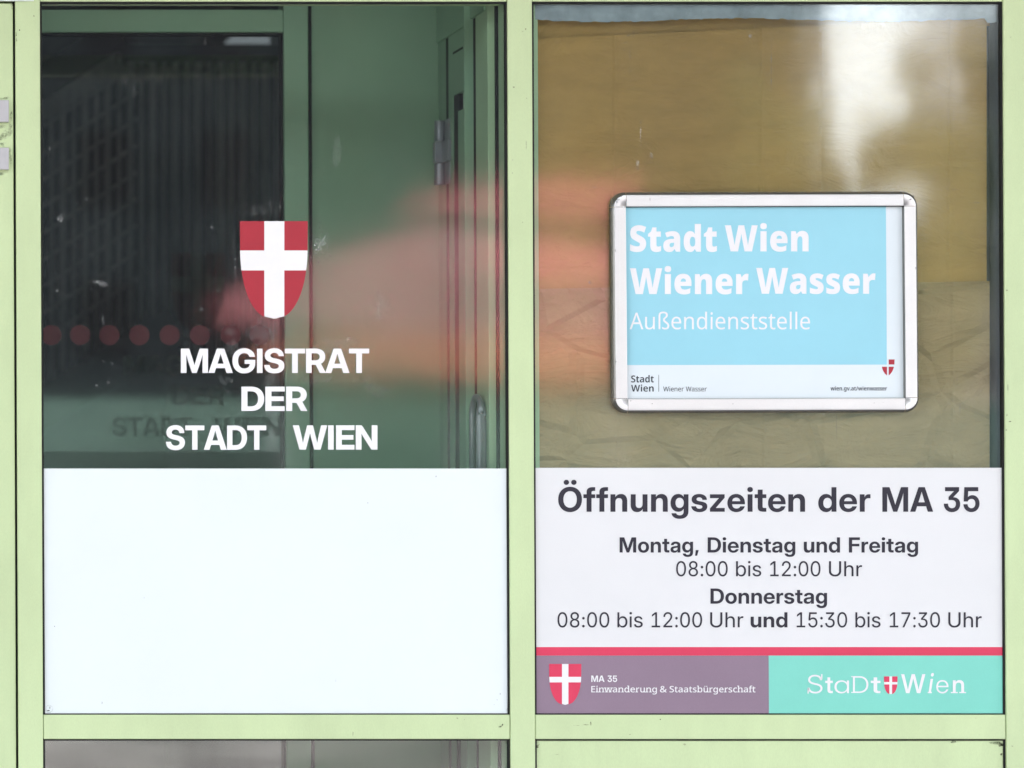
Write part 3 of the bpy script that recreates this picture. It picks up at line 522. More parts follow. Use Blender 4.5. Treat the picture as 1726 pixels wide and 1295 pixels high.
  'S': (577, '544 217 -2 -29 -5 -28 -10 -27 -13 -26 -16 -25 -21 -22 -25 -20 -28 -18 -34 -14 -37 -10 -42 -6 -47 -2 -24 0 -22 1 -20 2 -20 1 -17 3 -18 3 -17 4 -16 5 -16 5 -16 6 -17 7 -17 8 0 172 29 -14 29 -12 30 -10 29 -9 29 -6 27 -5 26 -3 25 -1 14 0 12 2 11 2 10 3 8 4 8 4 6 5 5 6 4 6 3 7 1 7 1 7 -1 9 -2 9 -4 7 -6 7 -7 7 -10 6 -11 7 -13 7 -15 7 -18 9 -20 9 -22 10 -26 13 -24 13 -22 13 -20 13 -18 15 -16 16 -14 18 -12 19 -9 21 -7 24 -4 27 -1 29 2 33 7 30 10 28 15 24 19 22 22 19 25 16 29 13 31 11 34 7 36 5 39 1 34 -1 32 -3 31 -5 29 -7 27 -8 26 -8 24 -9 23 -10 -59 -149 -23 10 -23 9 -22 8 -23 7 -21 5 -21 4 -21 2 -19 1 -12 0 -11 -2 -9 -1 -9 -3 -7 -3 -7 -4 -5 -5 -4 -4 -4 -6 -2 -6 -2 -6 0 -6 1 -8 2 -8 4 -7 6 -7 8 -7 9 -7 12 -7 14 -7 17 -9 20 -9 22 -11 25 -11 25 -12 23 -12 21 -13 19 -13 18 -15 15 -15 13 -17 10 -19 9 -19 6 -23 4 -24'),
  'W': (1039, '1024 714 -176 -714 -228 0 -68 311 -1 5 -1 7 -2 8 -2 10 -2 11 -2 12 -3 12 -3 13 -2 13 -3 14 -2 13 -2 13 -2 12 -1 12 -2 10 -1 10 -1 -10 -2 -10 -1 -12 -3 -12 -2 -13 -2 -13 -3 -14 -2 -13 -2 -13 -3 -12 -2 -12 -2 -11 -3 -10 -1 -8 -2 -7 -1 -5 -69 -311 -228 0 -177 714 186 0 78 -358 2 -7 1 -9 3 -10 2 -12 3 -12 2 -13 3 -13 3 -14 2 -14 3 -14 2 -13 3 -13 2 -13 2 -12 2 -10 1 -10 2 16 3 16 2 18 4 19 3 20 3 19 4 20 4 19 4 20 4 19 4 18 4 17 3 16 3 15 3 13 3 12 63 270 179 0 61 -270 3 -11 3 -13 3 -15 4 -17 3 -17 4 -18 4 -19 4 -20 4 -20 4 -20 3 -19 4 -20 3 -19 3 -18 2 -16 2 -15 2 13 2 15 3 16 3 18 4 18 3 19 3 18 4 18 3 16 3 15 3 12 2 10 79 359'),
  'a': (623, '336 563 50 -3 44 -10 38 -16 32 -23 26 -29 18 -34 11 -40 4 -45 0 -363 -132 0 -37 73 -4 0 -12 -14 -11 -12 -12 -12 -13 -9 -12 -9 -14 -7 -14 -7 -16 -5 -17 -3 -19 -3 -20 -1 -22 -1 -23 1 -23 4 -20 6 -20 9 -18 10 -16 14 -14 16 -12 18 -10 22 -6 23 -5 27 -1 29 4 42 11 35 20 31 27 24 34 19 41 14 48 10 55 5 92 3 0 8 -1 17 -3 15 -6 11 -8 9 -10 7 -11 5 -13 3 -15 1 -17 -1 -18 -2 -18 -3 -20 -6 -20 -6 -20 -7 -21 -7 -20 -9 -55 126 25 12 26 10 28 8 29 7 32 6 33 4 34 2|325 245 -24 -2 -20 -4 -17 -5 -12 -8 -10 -9 -7 -10 -4 -13 -1 -14 1 -13 3 -11 4 -10 7 -8 8 -5 9 -5 11 -2 12 -1 17 1 15 4 15 7 12 10 11 12 8 13 4 15 2 17 0 43'),
  'd': (643, '238 -10 -41 5 -37 13 -33 23 -29 32 -25 41 -17 49 -11 57 -3 66 4 67 10 58 18 49 24 40 31 32 34 23 39 13 43 5 18 -1 17 -2 15 -3 14 -5 13 -5 12 -7 12 -8 10 -8 10 -10 8 -10 9 -11 7 -11 4 0 -2 12 -2 13 -1 15 -1 18 -2 18 0 18 -1 18 0 18 0 148 192 0 0 -760 -144 0 -41 70 -7 0 -7 -11 -8 -10 -8 -10 -10 -9 -10 -9 -12 -7 -12 -7 -14 -6 -15 -5 -15 -3 -18 -2|316 141 21 2 18 5 15 9 11 13 8 16 7 21 3 24 2 28 0 15 -1 31 -4 27 -5 23 -9 19 -11 15 -15 11 -19 7 -23 2 -16 -2 -15 -6 -14 -11 -11 -14 -10 -19 -7 -23 -5 -28 -1 -33 1 -32 5 -28 7 -22 10 -19 12 -13 13 -10 16 -6'),
  'e': (618, '315 563 39 -2 36 -5 34 -9 30 -12 28 -16 24 -19 21 -23 17 -26 14 -30 10 -33 6 -37 2 -41 0 -85 -341 0 3 -21 6 -18 10 -17 14 -15 16 -12 21 -9 24 -5 27 -2 25 1 25 1 23 4 22 4 22 6 22 7 22 9 23 10 0 -137 -20 -10 -22 -8 -22 -7 -24 -6 -25 -4 -28 -4 -32 -1 -34 -1 -41 2 -38 5 -37 10 -33 13 -32 16 -27 21 -24 26 -21 29 -17 34 -11 38 -8 42 -2 47 2 48 7 43 10 39 15 34 19 30 23 26 25 21 29 18 32 14 35 9 37 6|322 433 -16 -1 -15 -4 -14 -7 -11 -9 -11 -12 -7 -15 -6 -19 -3 -21 164 0 -1 12 -1 12 -3 10 -4 11 -6 9 -6 8 -8 8 -8 6 -10 5 -10 4 -12 2'),
  'i': (325, '258 553 0 -553 -191 0 0 553|163 776 20 -1 18 -3 18 -6 15 -7 14 -11 9 -14 6 -20 2 -23 -2 -23 -6 -18 -9 -15 -14 -11 -15 -7 -18 -6 -18 -3 -20 -1 -20 1 -19 3 -17 6 -15 7 -13 11 -10 15 -5 18 -2 23 2 23 5 20 10 14 13 11 15 7 17 6 19 3'),
  'n': (670, '412 563 41 -3 37 -9 33 -15 29 -21 24 -28 16 -35 11 -42 3 -50 0 -360 -191 0 0 302 -1 26 -3 22 -5 19 -7 16 -9 12 -12 9 -14 5 -16 2 -25 -3 -20 -8 -16 -14 -11 -19 -9 -24 -5 -30 -4 -34 -1 -39 0 -242 -191 0 0 553 144 0 26 -73 7 0 9 13 11 11 11 11 12 9 12 9 14 8 14 6 16 6 16 4 17 3 18 2'),
  'r': (469, '400 563 8 0 8 -1 9 0 8 -1 8 -1 7 -1 5 -1 5 -1 -17 -180 -5 1 -6 1 -7 1 -7 1 -7 1 -10 0 -11 1 -12 0 -9 0 -10 -1 -9 -1 -10 -1 -11 -3 -9 -3 -10 -4 -10 -5 -8 -6 -8 -8 -7 -9 -7 -10 -5 -12 -3 -14 -2 -16 -1 -18 0 -272 -191 0 0 553 142 0 30 -88 9 0 8 13 9 13 11 12 11 11 12 11 13 10 14 8 15 7 14 6 15 4 16 2'),
  's': (517, '477 170 -1 -25 -5 -24 -7 -23 -10 -21 -14 -19 -17 -18 -21 -14 -24 -13 -27 -10 -32 -7 -36 -5 -40 -1 -29 0 -27 2 -25 2 -24 2 -24 4 -23 6 -24 7 -24 8 0 153 27 -11 26 -10 27 -7 27 -6 26 -5 22 -3 20 -2 17 -1 15 0 13 2 10 2 9 3 7 4 4 5 3 5 1 7 -1 6 -2 5 -3 5 -4 5 -6 5 -8 5 -10 5 -11 5 -15 6 -16 7 -20 8 -22 9 -22 10 -20 10 -18 10 -17 12 -14 11 -12 13 -11 14 -8 16 -7 16 -4 18 -3 20 -1 22 4 38 12 33 19 28 27 23 34 18 39 13 44 7 49 3 27 -1 26 -2 26 -4 24 -5 24 -7 25 -8 25 -9 26 -11 -52 -123 -21 9 -20 8 -21 7 -21 6 -20 5 -18 3 -15 2 -14 1 -10 0 -10 -2 -8 -1 -7 -3 -5 -3 -4 -4 -2 -5 -1 -5 1 -5 1 -4 3 -5 3 -4 6 -4 7 -5 9 -4 11 -5 13 -6 16 -6 19 -8 22 -9 23 -10 21 -10 19 -10 16 -12 15 -11 13 -13 11 -14 9 -16 6 -16 5 -19 3 -22'),
  't': (460, '337 141 13 0 12 1 11 2 11 2 11 3 11 4 12 3 11 4 0 -139 -16 -6 -16 -6 -17 -5 -17 -5 -19 -4 -21 -3 -23 -1 -26 -1 -26 1 -25 3 -22 6 -21 7 -20 10 -17 13 -14 16 -13 20 -10 22 -7 27 -5 32 -1 35 0 228 -67 0 0 78 85 60 49 116 125 0 0 -111 136 0 0 -143 -136 0 0 -215 1 -13 2 -11 5 -9 5 -8 8 -5 9 -5 10 -2'),
 },
 'light': {
  ' ': (260, ''),
  'A': (639, '545 0 -86 221 -283 0 -85 -221 -91 0 279 717 81 0 278 -717|352 517 -2 7 -4 9 -4 13 -5 14 -4 15 -5 15 -4 13 -3 12 -3 9 -3 -13 -4 -14 -3 -13 -4 -14 -4 -12 -4 -12 -3 -11 -3 -9 -3 -9 -81 -216 226 0'),
  'W': (930, '917 714 -190 -714 -91 0 -139 468 -4 14 -4 14 -4 15 -4 14 -4 14 -3 14 -3 13 -3 11 -2 11 -3 8 -1 8 -1 5 -1 -5 -1 -8 -1 -8 -2 -11 -3 -11 -3 -13 -3 -14 -4 -14 -3 -15 -4 -15 -4 -15 -5 -15 -135 -465 -91 0 -189 714 94 0 111 -436 4 -15 4 -15 3 -16 3 -14 3 -15 4 -15 2 -14 3 -14 2 -13 2 -13 2 -13 2 -13 2 13 2 14 3 14 2 14 3 15 3 14 3 16 4 15 4 15 4 15 4 15 4 15 126 431 93 0 131 -434 5 -15 4 -16 4 -15 4 -16 4 -15 3 -15 3 -14 3 -15 3 -13 2 -14 2 -12 2 -12 2 17 3 17 3 18 4 19 4 19 4 20 5 20 5 20 5 21 110 435'),
  'a': (561, '288 545 60 -5 48 -14 37 -24 26 -34 16 -46 5 -57 0 -365 -64 0 -17 76 -4 0 -15 -18 -16 -16 -16 -14 -18 -12 -18 -10 -20 -7 -23 -5 -25 -3 -29 -1 -31 2 -29 6 -27 9 -23 13 -21 18 -16 22 -12 25 -8 30 -2 34 7 49 21 41 35 33 50 25 64 16 80 7 91 3 0 32 -3 40 -10 31 -16 22 -22 14 -27 9 -33 3 -28 -1 -26 -5 -26 -6 -25 -9 -23 -10 -23 -10 -27 66 25 12 27 11 31 10 32 7 34 5|314 259 -60 -5 -46 -11 -32 -16 -22 -21 -13 -27 -4 -31 3 -27 9 -22 15 -17 21 -12 23 -7 27 -2 43 4 37 13 33 20 25 30 15 38 5 48 0 48'),
  'd': (615, '275 -10 -62 8 -54 23 -44 39 -33 53 -20 70 -7 84 7 85 20 69 34 55 44 39 54 23 62 8 27 -1 24 -4 22 -5 20 -8 18 -10 16 -11 15 -12 13 -14 11 -14 6 0 -1 10 -1 13 -2 16 -1 15 -1 14 0 11 0 214 88 0 0 -760 -71 0 -13 72 -4 0 -11 -15 -13 -14 -15 -13 -16 -11 -18 -10 -21 -8 -22 -6 -24 -4|289 63 51 5 40 16 28 26 20 36 11 47 4 57 0 16 -4 62 -11 51 -18 41 -28 29 -41 18 -53 6 -43 -6 -36 -19 -27 -32 -20 -41 -12 -51 -4 -59 4 -59 12 -50 20 -40 27 -29 36 -18'),
  'e': (564, '292 546 44 -3 39 -10 35 -17 31 -23 25 -28 20 -33 15 -39 9 -42 3 -47 0 -53 -367 0 6 -56 16 -46 24 -37 34 -26 42 -16 49 -5 33 1 30 3 28 5 26 8 27 9 28 11 0 -77 -27 -11 -27 -9 -27 -7 -28 -4 -32 -3 -35 -1 -49 3 -45 11 -41 17 -36 24 -30 31 -24 38 -19 44 -10 50 -4 56 3 56 10 50 16 45 23 39 27 32 34 26 37 19 42 11|291 474 -39 -4 -33 -14 -27 -22 -22 -31 -14 -37 -8 -45 273 0 -2 29 -4 27 -8 24 -11 21 -14 18 -18 14 -20 11 -25 7'),
  'i': (258, '173 536 0 -536 -88 0 0 536|130 737 13 -1 12 -5 11 -7 8 -11 5 -14 2 -18 -2 -17 -5 -14 -8 -11 -11 -8 -12 -4 -13 -2 -14 2 -12 4 -11 8 -8 11 -5 14 -2 17 2 18 5 14 8 11 11 7 12 5'),
  'l': (258, '173 0 -88 0 0 760 88 0'),
  'n': (618, '343 546 59 -5 48 -16 38 -25 27 -38 17 -50 5 -63 0 -349 -87 0 0 343 -3 40 -10 32 -16 25 -23 18 -30 10 -38 4 -53 -6 -41 -16 -29 -28 -19 -38 -11 -48 -4 -58 0 -278 -88 0 0 536 71 0 13 -73 5 0 13 18 15 15 16 14 19 11 19 9 21 7 22 5 22 3'),
  'r': (413, '335 546 10 0 11 -1 12 -1 11 -1 10 -1 9 -2 -11 -81 -9 2 -9 2 -11 1 -10 1 -10 1 -9 0 -20 -1 -20 -5 -19 -7 -18 -10 -17 -12 -15 -15 -14 -16 -11 -19 -9 -21 -7 -23 -5 -25 -1 -26 0 -286 -88 0 0 536 72 0 10 -98 4 0 12 19 14 19 15 16 17 16 18 13 20 11 21 8 23 4'),
  's': (479, '434 148 -3 -33 -9 -29 -14 -25 -20 -21 -24 -18 -30 -14 -34 -10 -38 -6 -42 -2 -36 1 -32 3 -28 5 -26 7 -24 8 -22 10 0 80 23 -10 26 -10 29 -10 30 -7 31 -5 31 -1 41 2 32 8 24 11 17 16 10 20 3 22 -1 13 -4 12 -6 11 -9 11 -13 10 -18 11 -21 11 -27 12 -33 13 -33 13 -30 14 -26 13 -23 14 -19 16 -15 18 -11 20 -7 24 -2 28 6 42 19 35 30 28 41 21 49 12 56 4 32 -1 30 -3 30 -6 27 -7 27 -9 25 -10 -30 -70 -23 9 -24 8 -24 7 -25 6 -25 3 -26 1 -33 -2 -28 -6 -21 -10 -16 -13 -10 -15 -3 -19 1 -14 5 -12 7 -11 11 -11 14 -10 19 -9 22 -11 27 -11 32 -13 32 -13 29 -13 26 -13 22 -14 18 -16 15 -18 11 -21 6 -24'),
  't': (361, '264 62 13 0 14 2 14 2 13 2 11 2 10 3 0 -67 -11 -4 -13 -4 -16 -4 -17 -2 -17 -2 -16 0 -27 2 -26 4 -24 8 -23 13 -19 16 -16 22 -12 27 -8 34 -2 40 0 312 -76 0 0 42 77 35 35 114 52 0 0 -123 155 0 0 -68 -155 0 0 -310 3 -30 7 -24 14 -18 17 -14 20 -7'),
  'u': (618, '533 536 0 -536 -72 0 -13 71 -4 0 -12 -18 -15 -15 -17 -13 -19 -11 -19 -9 -21 -7 -22 -4 -22 -3 -23 -1 -40 2 -36 7 -32 11 -26 17 -22 21 -17 26 -12 31 -8 37 -2 43 0 351 89 0 0 -345 3 -39 10 -32 16 -25 23 -18 30 -10 37 -4 37 3 32 7 26 13 20 17 17 22 11 27 9 31 4 35 2 39 0 279'),
  'ß': (631, '522 617 -2 -22 -4 -20 -8 -17 -10 -17 -12 -15 -13 -14 -14 -12 -14 -12 -14 -11 -13 -11 -12 -10 -10 -10 -8 -11 -4 -11 -2 -12 1 -8 2 -8 3 -8 6 -8 9 -8 11 -10 15 -10 18 -14 23 -15 23 -16 21 -16 18 -16 16 -17 13 -17 11 -19 8 -21 4 -23 2 -25 -3 -36 -7 -31 -14 -26 -17 -22 -22 -18 -26 -13 -29 -9 -33 -6 -35 -2 -30 1 -28 3 -25 5 -23 7 -21 8 -18 10 0 79 12 -7 13 -6 15 -7 16 -6 16 -6 17 -4 18 -3 18 -2 17 -1 33 3 27 7 19 13 13 17 8 21 3 25 -1 15 -3 15 -4 13 -7 12 -10 12 -13 12 -15 13 -19 13 -22 15 -26 17 -22 17 -18 15 -14 14 -11 14 -8 15 -6 15 -3 16 -1 17 1 20 5 17 7 16 10 14 12 13 12 11 14 11 14 11 14 11 12 11 12 12 10 12 7 14 5 15 1 17 -4 25 -12 21 -19 15 -26 11 -31 6 -35 2 -23 -1 -22 -3 -21 -6 -18 -7 -17 -11 -13 -14 -11 -18 -6 -22 -2 -26 0 -584 -88 0 0 584 3 42 10 35 16 29 22 24 26 19 31 15 35 9 37 6 41 2 42 -2 37 -5 35 -10 29 -12 26 -17 20 -19 15 -24 9 -28'),
 },
 'small': {
  ' ': (260, ''),
  '.': (283, '59 68 6 37 17 25 27 14 32 4 33 -4 26 -15 18 -25 5 -36 -5 -36 -18 -26 -26 -14 -33 -5 -32 5 -27 14 -17 26'),
  '/': (407, '8 0 266 714 127 0 -266 -714'),
  'S': (562, '522 203 -8 -58 -22 -51 -38 -43 -52 -33 -67 -21 -80 -7 -42 1 -39 3 -35 6 -32 7 -30 10 -29 12 0 127 49 -20 53 -17 55 -10 54 -4 38 3 31 8 24 13 17 17 11 21 3 24 -3 25 -11 21 -19 19 -27 18 -39 18 -50 21 -53 25 -45 26 -35 31 -25 37 -16 44 -5 53 8 58 23 48 38 38 49 28 60 17 69 6 61 -3 56 -10 49 -15 45 -17 -43 -111 -42 17 -43 13 -44 9 -43 3 -32 -3 -27 -7 -20 -12 -15 -15 -8 -19 -3 -21 4 -25 10 -21 19 -18 27 -18 39 -19 49 -21 54 -24 44 -26 36 -30 26 -34 16 -42'),
  'W': (981, '968 714 -184 -714 -156 0 -105 394 -4 17 -5 20 -5 22 -6 23 -4 22 -4 21 -4 18 -2 14 -2 -14 -3 -18 -3 -21 -5 -22 -5 -23 -5 -23 -5 -20 -5 -18 -104 -392 -155 0 -184 714 138 0 95 -399 5 -20 5 -22 5 -24 5 -24 5 -24 4 -24 3 -21 3 -20 4 26 5 28 5 30 6 30 6 30 7 29 6 26 6 24 97 355 133 0 98 -357 6 -23 7 -27 7 -29 6 -31 6 -30 6 -29 4 -28 4 -24 3 27 6 30 6 32 7 32 6 31 7 27 95 399'),
  'a': (590, '311 553 89 -11 65 -36 39 -59 13 -83 0 -364 -96 0 -26 75 -4 0 -24 -27 -24 -21 -26 -17 -30 -11 -35 -7 -42 -2 -46 5 -40 13 -35 23 -26 33 -16 42 -6 52 16 74 47 54 77 34 109 14 92 3 0 20 -6 45 -18 29 -29 16 -38 5 -38 -3 -38 -9 -39 -13 -37 -16 -40 95 44 19 51 15 56 10|319 252 -65 -8 -43 -17 -22 -27 -8 -37 5 -32 16 -22 25 -13 32 -5 48 8 39 22 27 37 9 51 0 46'),
  'd': (628, '258 -10 -85 18 -66 53 -44 88 -14 122 15 123 43 89 68 53 86 18 37 -3 32 -7 27 -13 24 -16 20 -20 16 -21 6 0 -3 20 -2 28 -2 29 -1 26 0 183 137 0 0 -760 -105 0 -26 71 -6 0 -16 -21 -20 -20 -24 -16 -28 -13 -32 -8|302 100 56 9 38 29 20 48 7 68 0 16 -6 74 -20 54 -37 34 -60 11 -47 -12 -36 -34 -22 -54 -7 -74 7 -73 22 -53 36 -32'),
  'e': (589, '303 554 69 -7 59 -22 48 -36 35 -48 22 -61 7 -73 0 -68 -355 0 11 -61 29 -46 46 -29 61 -9 49 2 44 8 42 12 43 17 0 -105 -41 -17 -43 -12 -48 -7 -59 -2 -75 8 -66 22 -55 39 -42 54 -26 70 -9 85 8 86 24 71 38 56 51 40 62 25|306 455 -45 -8 -35 -24 -23 -38 -12 -53 222 0 -3 34 -9 30 -15 24 -21 19 -26 12'),
  'g': (628, '260 554 51 -5 43 -16 36 -25 30 -34 4 0 13 70 115 0 0 -549 -7 -71 -22 -58 -36 -46 -51 -33 -67 -20 -83 -7 -59 2 -53 6 -48 10 -44 15 0 118 45 -18 47 -13 52 -8 58 -3 56 8 42 23 26 38 8 49 0 16 0 15 1 18 2 19 2 16 -5 0 -28 -34 -35 -25 -42 -17 -52 -5 -87 18 -66 55 -43 89 -14 119 14 119 43 89 67 56|300 445 -33 -5 -28 -15 -22 -25 -16 -35 -9 -43 -4 -53 8 -75 21 -54 36 -31 50 -11 30 2 25 7 21 11 16 17 13 21 9 26 5 32 2 37 0 22 -3 53 -10 44 -16 33 -23 23 -32 14'),
  'i': (290, '213 544 0 -544 -136 0 0 544|146 755 28 -3 24 -12 17 -21 6 -33 -6 -33 -17 -21 -24 -12 -28 -3 -29 3 -25 12 -16 21 -6 33 6 33 16 21 25 12'),
  'n': (643, '376 554 81 -12 61 -35 39 -62 13 -91 0 -354 -137 0 0 324 -5 52 -17 38 -30 23 -43 7 -61 -12 -38 -35 -20 -58 -6 -78 0 -261 -137 0 0 544 105 0 20 -73 6 0 19 25 24 21 27 16 30 12 33 7'),
  'r': (439, '366 554 16 0 16 -2 16 -2 12 -2 -14 -128 -12 3 -14 2 -16 1 -19 1 -25 -2 -24 -7 -24 -10 -21 -16 -18 -20 -14 -25 -9 -31 -3 -37 0 -279 -137 0 0 544 105 0 20 -93 6 0 18 27 22 25 26 21 28 16 31 11'),
  's': (497, '454 158 -6 -48 -19 -41 -31 -34 -43 -25 -56 -15 -68 -5 -54 2 -47 6 -42 10 -40 15 0 114 44 -18 47 -14 47 -9 42 -3 44 4 30 11 17 17 5 23 -2 15 -8 14 -15 13 -23 13 -33 15 -44 18 -45 20 -38 21 -30 23 -22 28 -13 33 -4 41 14 65 45 48 68 29 86 10 51 -3 46 -8 45 -13 45 -17 -41 -95 -38 15 -38 12 -38 8 -34 2 -35 -3 -25 -9 -16 -14 -5 -19 3 -15 8 -13 15 -12 23 -13 33 -14 43 -18 46 -19 38 -21 29 -23 22 -28 13 -34'),
  't': (408, '298 99 23 1 22 4 20 5 18 5 0 -101 -24 -9 -28 -7 -32 -5 -36 -2 -45 4 -41 12 -34 21 -26 33 -17 46 -6 62 0 273 -71 0 0 59 80 46 42 115 87 0 0 -117 146 0 0 -103 -146 0 0 -266 4 -33 14 -24 22 -14'),
  'v': (557, '207 0 -207 544 144 0 104 -321 5 -15 6 -17 5 -19 5 -18 4 -17 2 -16 4 0 2 16 4 17 5 18 6 18 6 18 5 14 106 322 144 0 -208 -544'),
  'w': (845, '456 274 -7 28 -7 28 -6 29 -6 27 -4 23 -3 18 -4 0 -3 -18 -4 -23 -6 -28 -6 -29 -7 -30 -8 -29 -77 -269 -148 0 -149 544 137 0 61 -252 6 -27 6 -30 6 -30 5 -30 4 -28 3 -25 3 0 3 17 3 21 5 22 4 22 5 22 4 21 5 18 3 14 74 265 151 0 70 -267 6 -22 7 -26 6 -28 6 -28 5 -27 3 -23 3 0 3 23 4 28 5 30 6 31 6 30 7 27 63 252 134 0 -150 -544 -151 0'),
 },
 'slab': {
  '&': (747, '310 725 75 -11 58 -31 37 -50 13 -66 -10 -58 -30 -49 -45 -42 -55 -38 172 -165 22 32 17 36 15 41 11 43 113 0 -18 -64 -23 -60 -29 -54 -35 -45 148 -144 -147 0 -78 77 -31 -25 -33 -20 -36 -18 -40 -13 -46 -8 -53 -3 -68 6 -57 18 -46 29 -34 39 -21 49 -7 58 5 46 13 40 22 35 30 31 36 28 43 27 -20 24 -19 25 -17 27 -14 29 -9 31 -3 33 13 67 39 50 61 32|263 330 -29 -19 -24 -20 -20 -20 -14 -22 -9 -26 -3 -29 9 -45 25 -35 39 -22 51 -8 52 5 44 13 37 20 31 23|307 641 -34 -5 -28 -15 -18 -24 -6 -32 5 -32 13 -29 21 -29 29 -31 44 29 31 29 17 31 6 34 -6 30 -16 24 -25 15'),
  'D': (731, '672 366 -11 -111 -34 -92 -54 -71 -74 -51 -92 -31 -108 -10 -206 0 0 714 226 0 101 -10 87 -30 70 -49 52 -68 32 -86|554 362 -7 80 -21 65 -35 50 -49 35 -60 21 -73 7 -104 0 0 -525 85 0 116 17 82 50 50 83'),
  'E': (554, '497 0 -404 0 0 714 404 0 0 -96 -292 0 0 -198 274 0 0 -95 -274 0 0 -229 292 0'),
  'S': (555, '511 197 -7 -59 -23 -50 -38 -41 -51 -31 -65 -20 -76 -6 -41 1 -38 3 -35 5 -32 7 -29 9 -27 11 0 105 45 -17 51 -15 55 -10 55 -4 44 3 36 10 28 15 20 20 12 25 4 29 -4 29 -11 24 -20 21 -29 19 -41 20 -55 22 -54 24 -46 27 -35 30 -26 37 -15 44 -5 52 7 55 23 47 36 36 47 28 58 16 66 6 58 -3 54 -9 48 -14 43 -16 -35 -93 -40 15 -43 13 -44 9 -44 3 -37 -3 -31 -9 -23 -14 -17 -18 -10 -22 -3 -26 3 -29 11 -24 19 -21 29 -19 39 -19 51 -22 56 -24 47 -25 37 -30 26 -34 17 -42'),
  'a': (575, '299 549 87 -11 62 -34 37 -57 12 -82 0 -365 -79 0 -21 75 -4 0 -23 -26 -24 -22 -27 -17 -30 -11 -35 -7 -41 -2 -46 4 -41 14 -34 22 -26 31 -17 42 -5 50 15 73 47 53 79 33 112 14 91 3 0 27 -6 51 -20 33 -32 18 -43 6 -40 -3 -39 -9 -37 -14 -36 -15 -33 79 41 19 48 15 52 10|316 256 -75 -9 -49 -20 -26 -31 -9 -41 7 -36 18 -25 29 -14 35 -5 56 9 45 25 31 43 10 60 0 47'),
  'b': (621, '191 578 0 -32 -1 -30 -2 -26 -2 -21 5 0 27 31 35 26 44 17 56 6 88 -18 69 -52 44 -88 15 -121 -7 -85 -20 -70 -33 -55 -43 -39 -53 -23 -61 -8 -56 6 -44 16 -34 25 -27 28 -8 0 -20 -65 -82 0 0 760 110 0|326 459 -45 -5 -35 -14 -25 -25 -17 -35 -9 -46 -4 -57 0 -9 8 -81 22 -58 41 -36 66 -12 56 12 39 37 24 60 8 81 -8 82 -23 59 -41 35'),
  'c': (493, '304 -10 -70 7 -61 22 -51 37 -38 54 -24 70 -8 87 9 90 25 72 40 54 53 37 62 22 71 8 42 -3 41 -6 36 -11 31 -12 -34 -88 -27 10 -30 8 -31 7 -30 2 -44 -6 -36 -16 -28 -26 -20 -37 -12 -47 -4 -57 4 -56 12 -46 20 -36 27 -26 35 -16 43 -5 41 2 37 8 34 11 32 14 0 -95 -31 -14 -33 -10 -38 -7'),
  'd': (621, '267 -10 -87 18 -69 52 -44 88 -15 121 15 122 45 88 69 53 88 18 38 -3 33 -8 28 -12 25 -16 20 -20 18 -21 5 0 -2 18 -2 25 -2 26 -1 22 0 199 111 0 0 -760 -87 0 -19 72 -5 0 -17 -22 -20 -20 -25 -16 -28 -13 -34 -8|295 80 65 11 42 32 24 53 8 76 0 16 -8 81 -22 60 -43 38 -67 12 -56 -13 -40 -38 -24 -61 -8 -80 8 -80 24 -59 41 -36'),
  'e': (576, '297 550 67 -8 56 -22 46 -36 33 -48 21 -60 7 -71 0 -60 -361 0 11 -71 32 -52 50 -33 67 -11 48 3 43 7 41 12 42 17 0 -91 -41 -16 -41 -11 -46 -7 -55 -2 -73 8 -64 23 -54 38 -40 54 -25 69 -9 84 8 84 23 70 37 56 49 40 59 25|298 465 -51 -9 -39 -27 -27 -44 -13 -59 249 0 -3 39 -10 33 -16 28 -23 21 -30 14'),
  'f': (359, '348 455 -131 0 0 -455 -111 0 0 455 -89 0 0 53 90 34 0 26 11 90 34 61 56 34 76 12 33 -1 30 -5 27 -6 24 -8 -27 -81 -16 5 -20 4 -20 4 -21 1 -34 -6 -24 -20 -15 -33 -4 -49 0 -30 131 0'),
  'g': (621, '268 550 51 -5 44 -16 38 -25 31 -35 5 0 12 71 91 0 0 -547 -6 -71 -21 -58 -34 -45 -49 -33 -63 -19 -79 -7 -57 2 -52 6 -47 11 -42 15 0 98 43 -18 48 -13 52 -9 57 -2 59 9 44 27 28 43 9 57 0 18 1 15 1 19 1 19 1 14 -4 0 -30 -35 -36 -25 -44 -16 -52 -5 -90 18 -68 55 -43 88 -15 118 15 117 43 89 69 56|293 459 -38 -5 -31 -17 -25 -27 -18 -38 -12 -47 -3 -57 8 -82 25 -59 40 -36 56 -12 35 2 29 8 23 12 20 18 14 24 11 29 6 35 2 41 0 22 -4 60 -11 48 -19 36 -27 26 -36 14'),
  'h': (629, '191 562 0 -27 -1 -26 -2 -23 -2 -19 6 0 20 26 23 20 27 16 29 11 32 7 33 2 58 -5 49 -16 38 -26 28 -38 17 -50 6 -63 0 -351 -110 0 0 334 -6 55 -20 39 -34 23 -48 8 -48 -5 -37 -17 -27 -27 -17 -37 -10 -47 -4 -56 0 -270 -110 0 0 760 110 0'),
  'i': (273, '192 540 0 -540 -111 0 0 540|137 746 23 -4 21 -11 14 -19 4 -29 -4 -28 -14 -19 -21 -11 -23 -4 -24 4 -20 11 -14 19 -5 28 5 29 14 19 20 11'),
  'n': (629, '358 550 83 -12 61 -35 38 -61 12 -91 0 -351 -110 0 0 334 -6 55 -20 39 -33 23 -49 8 -69 -12 -43 -37 -23 -59 -8 -81 0 -270 -110 0 0 540 87 0 16 -73 5 0 20 25 24 21 28 16 30 12 33 6'),
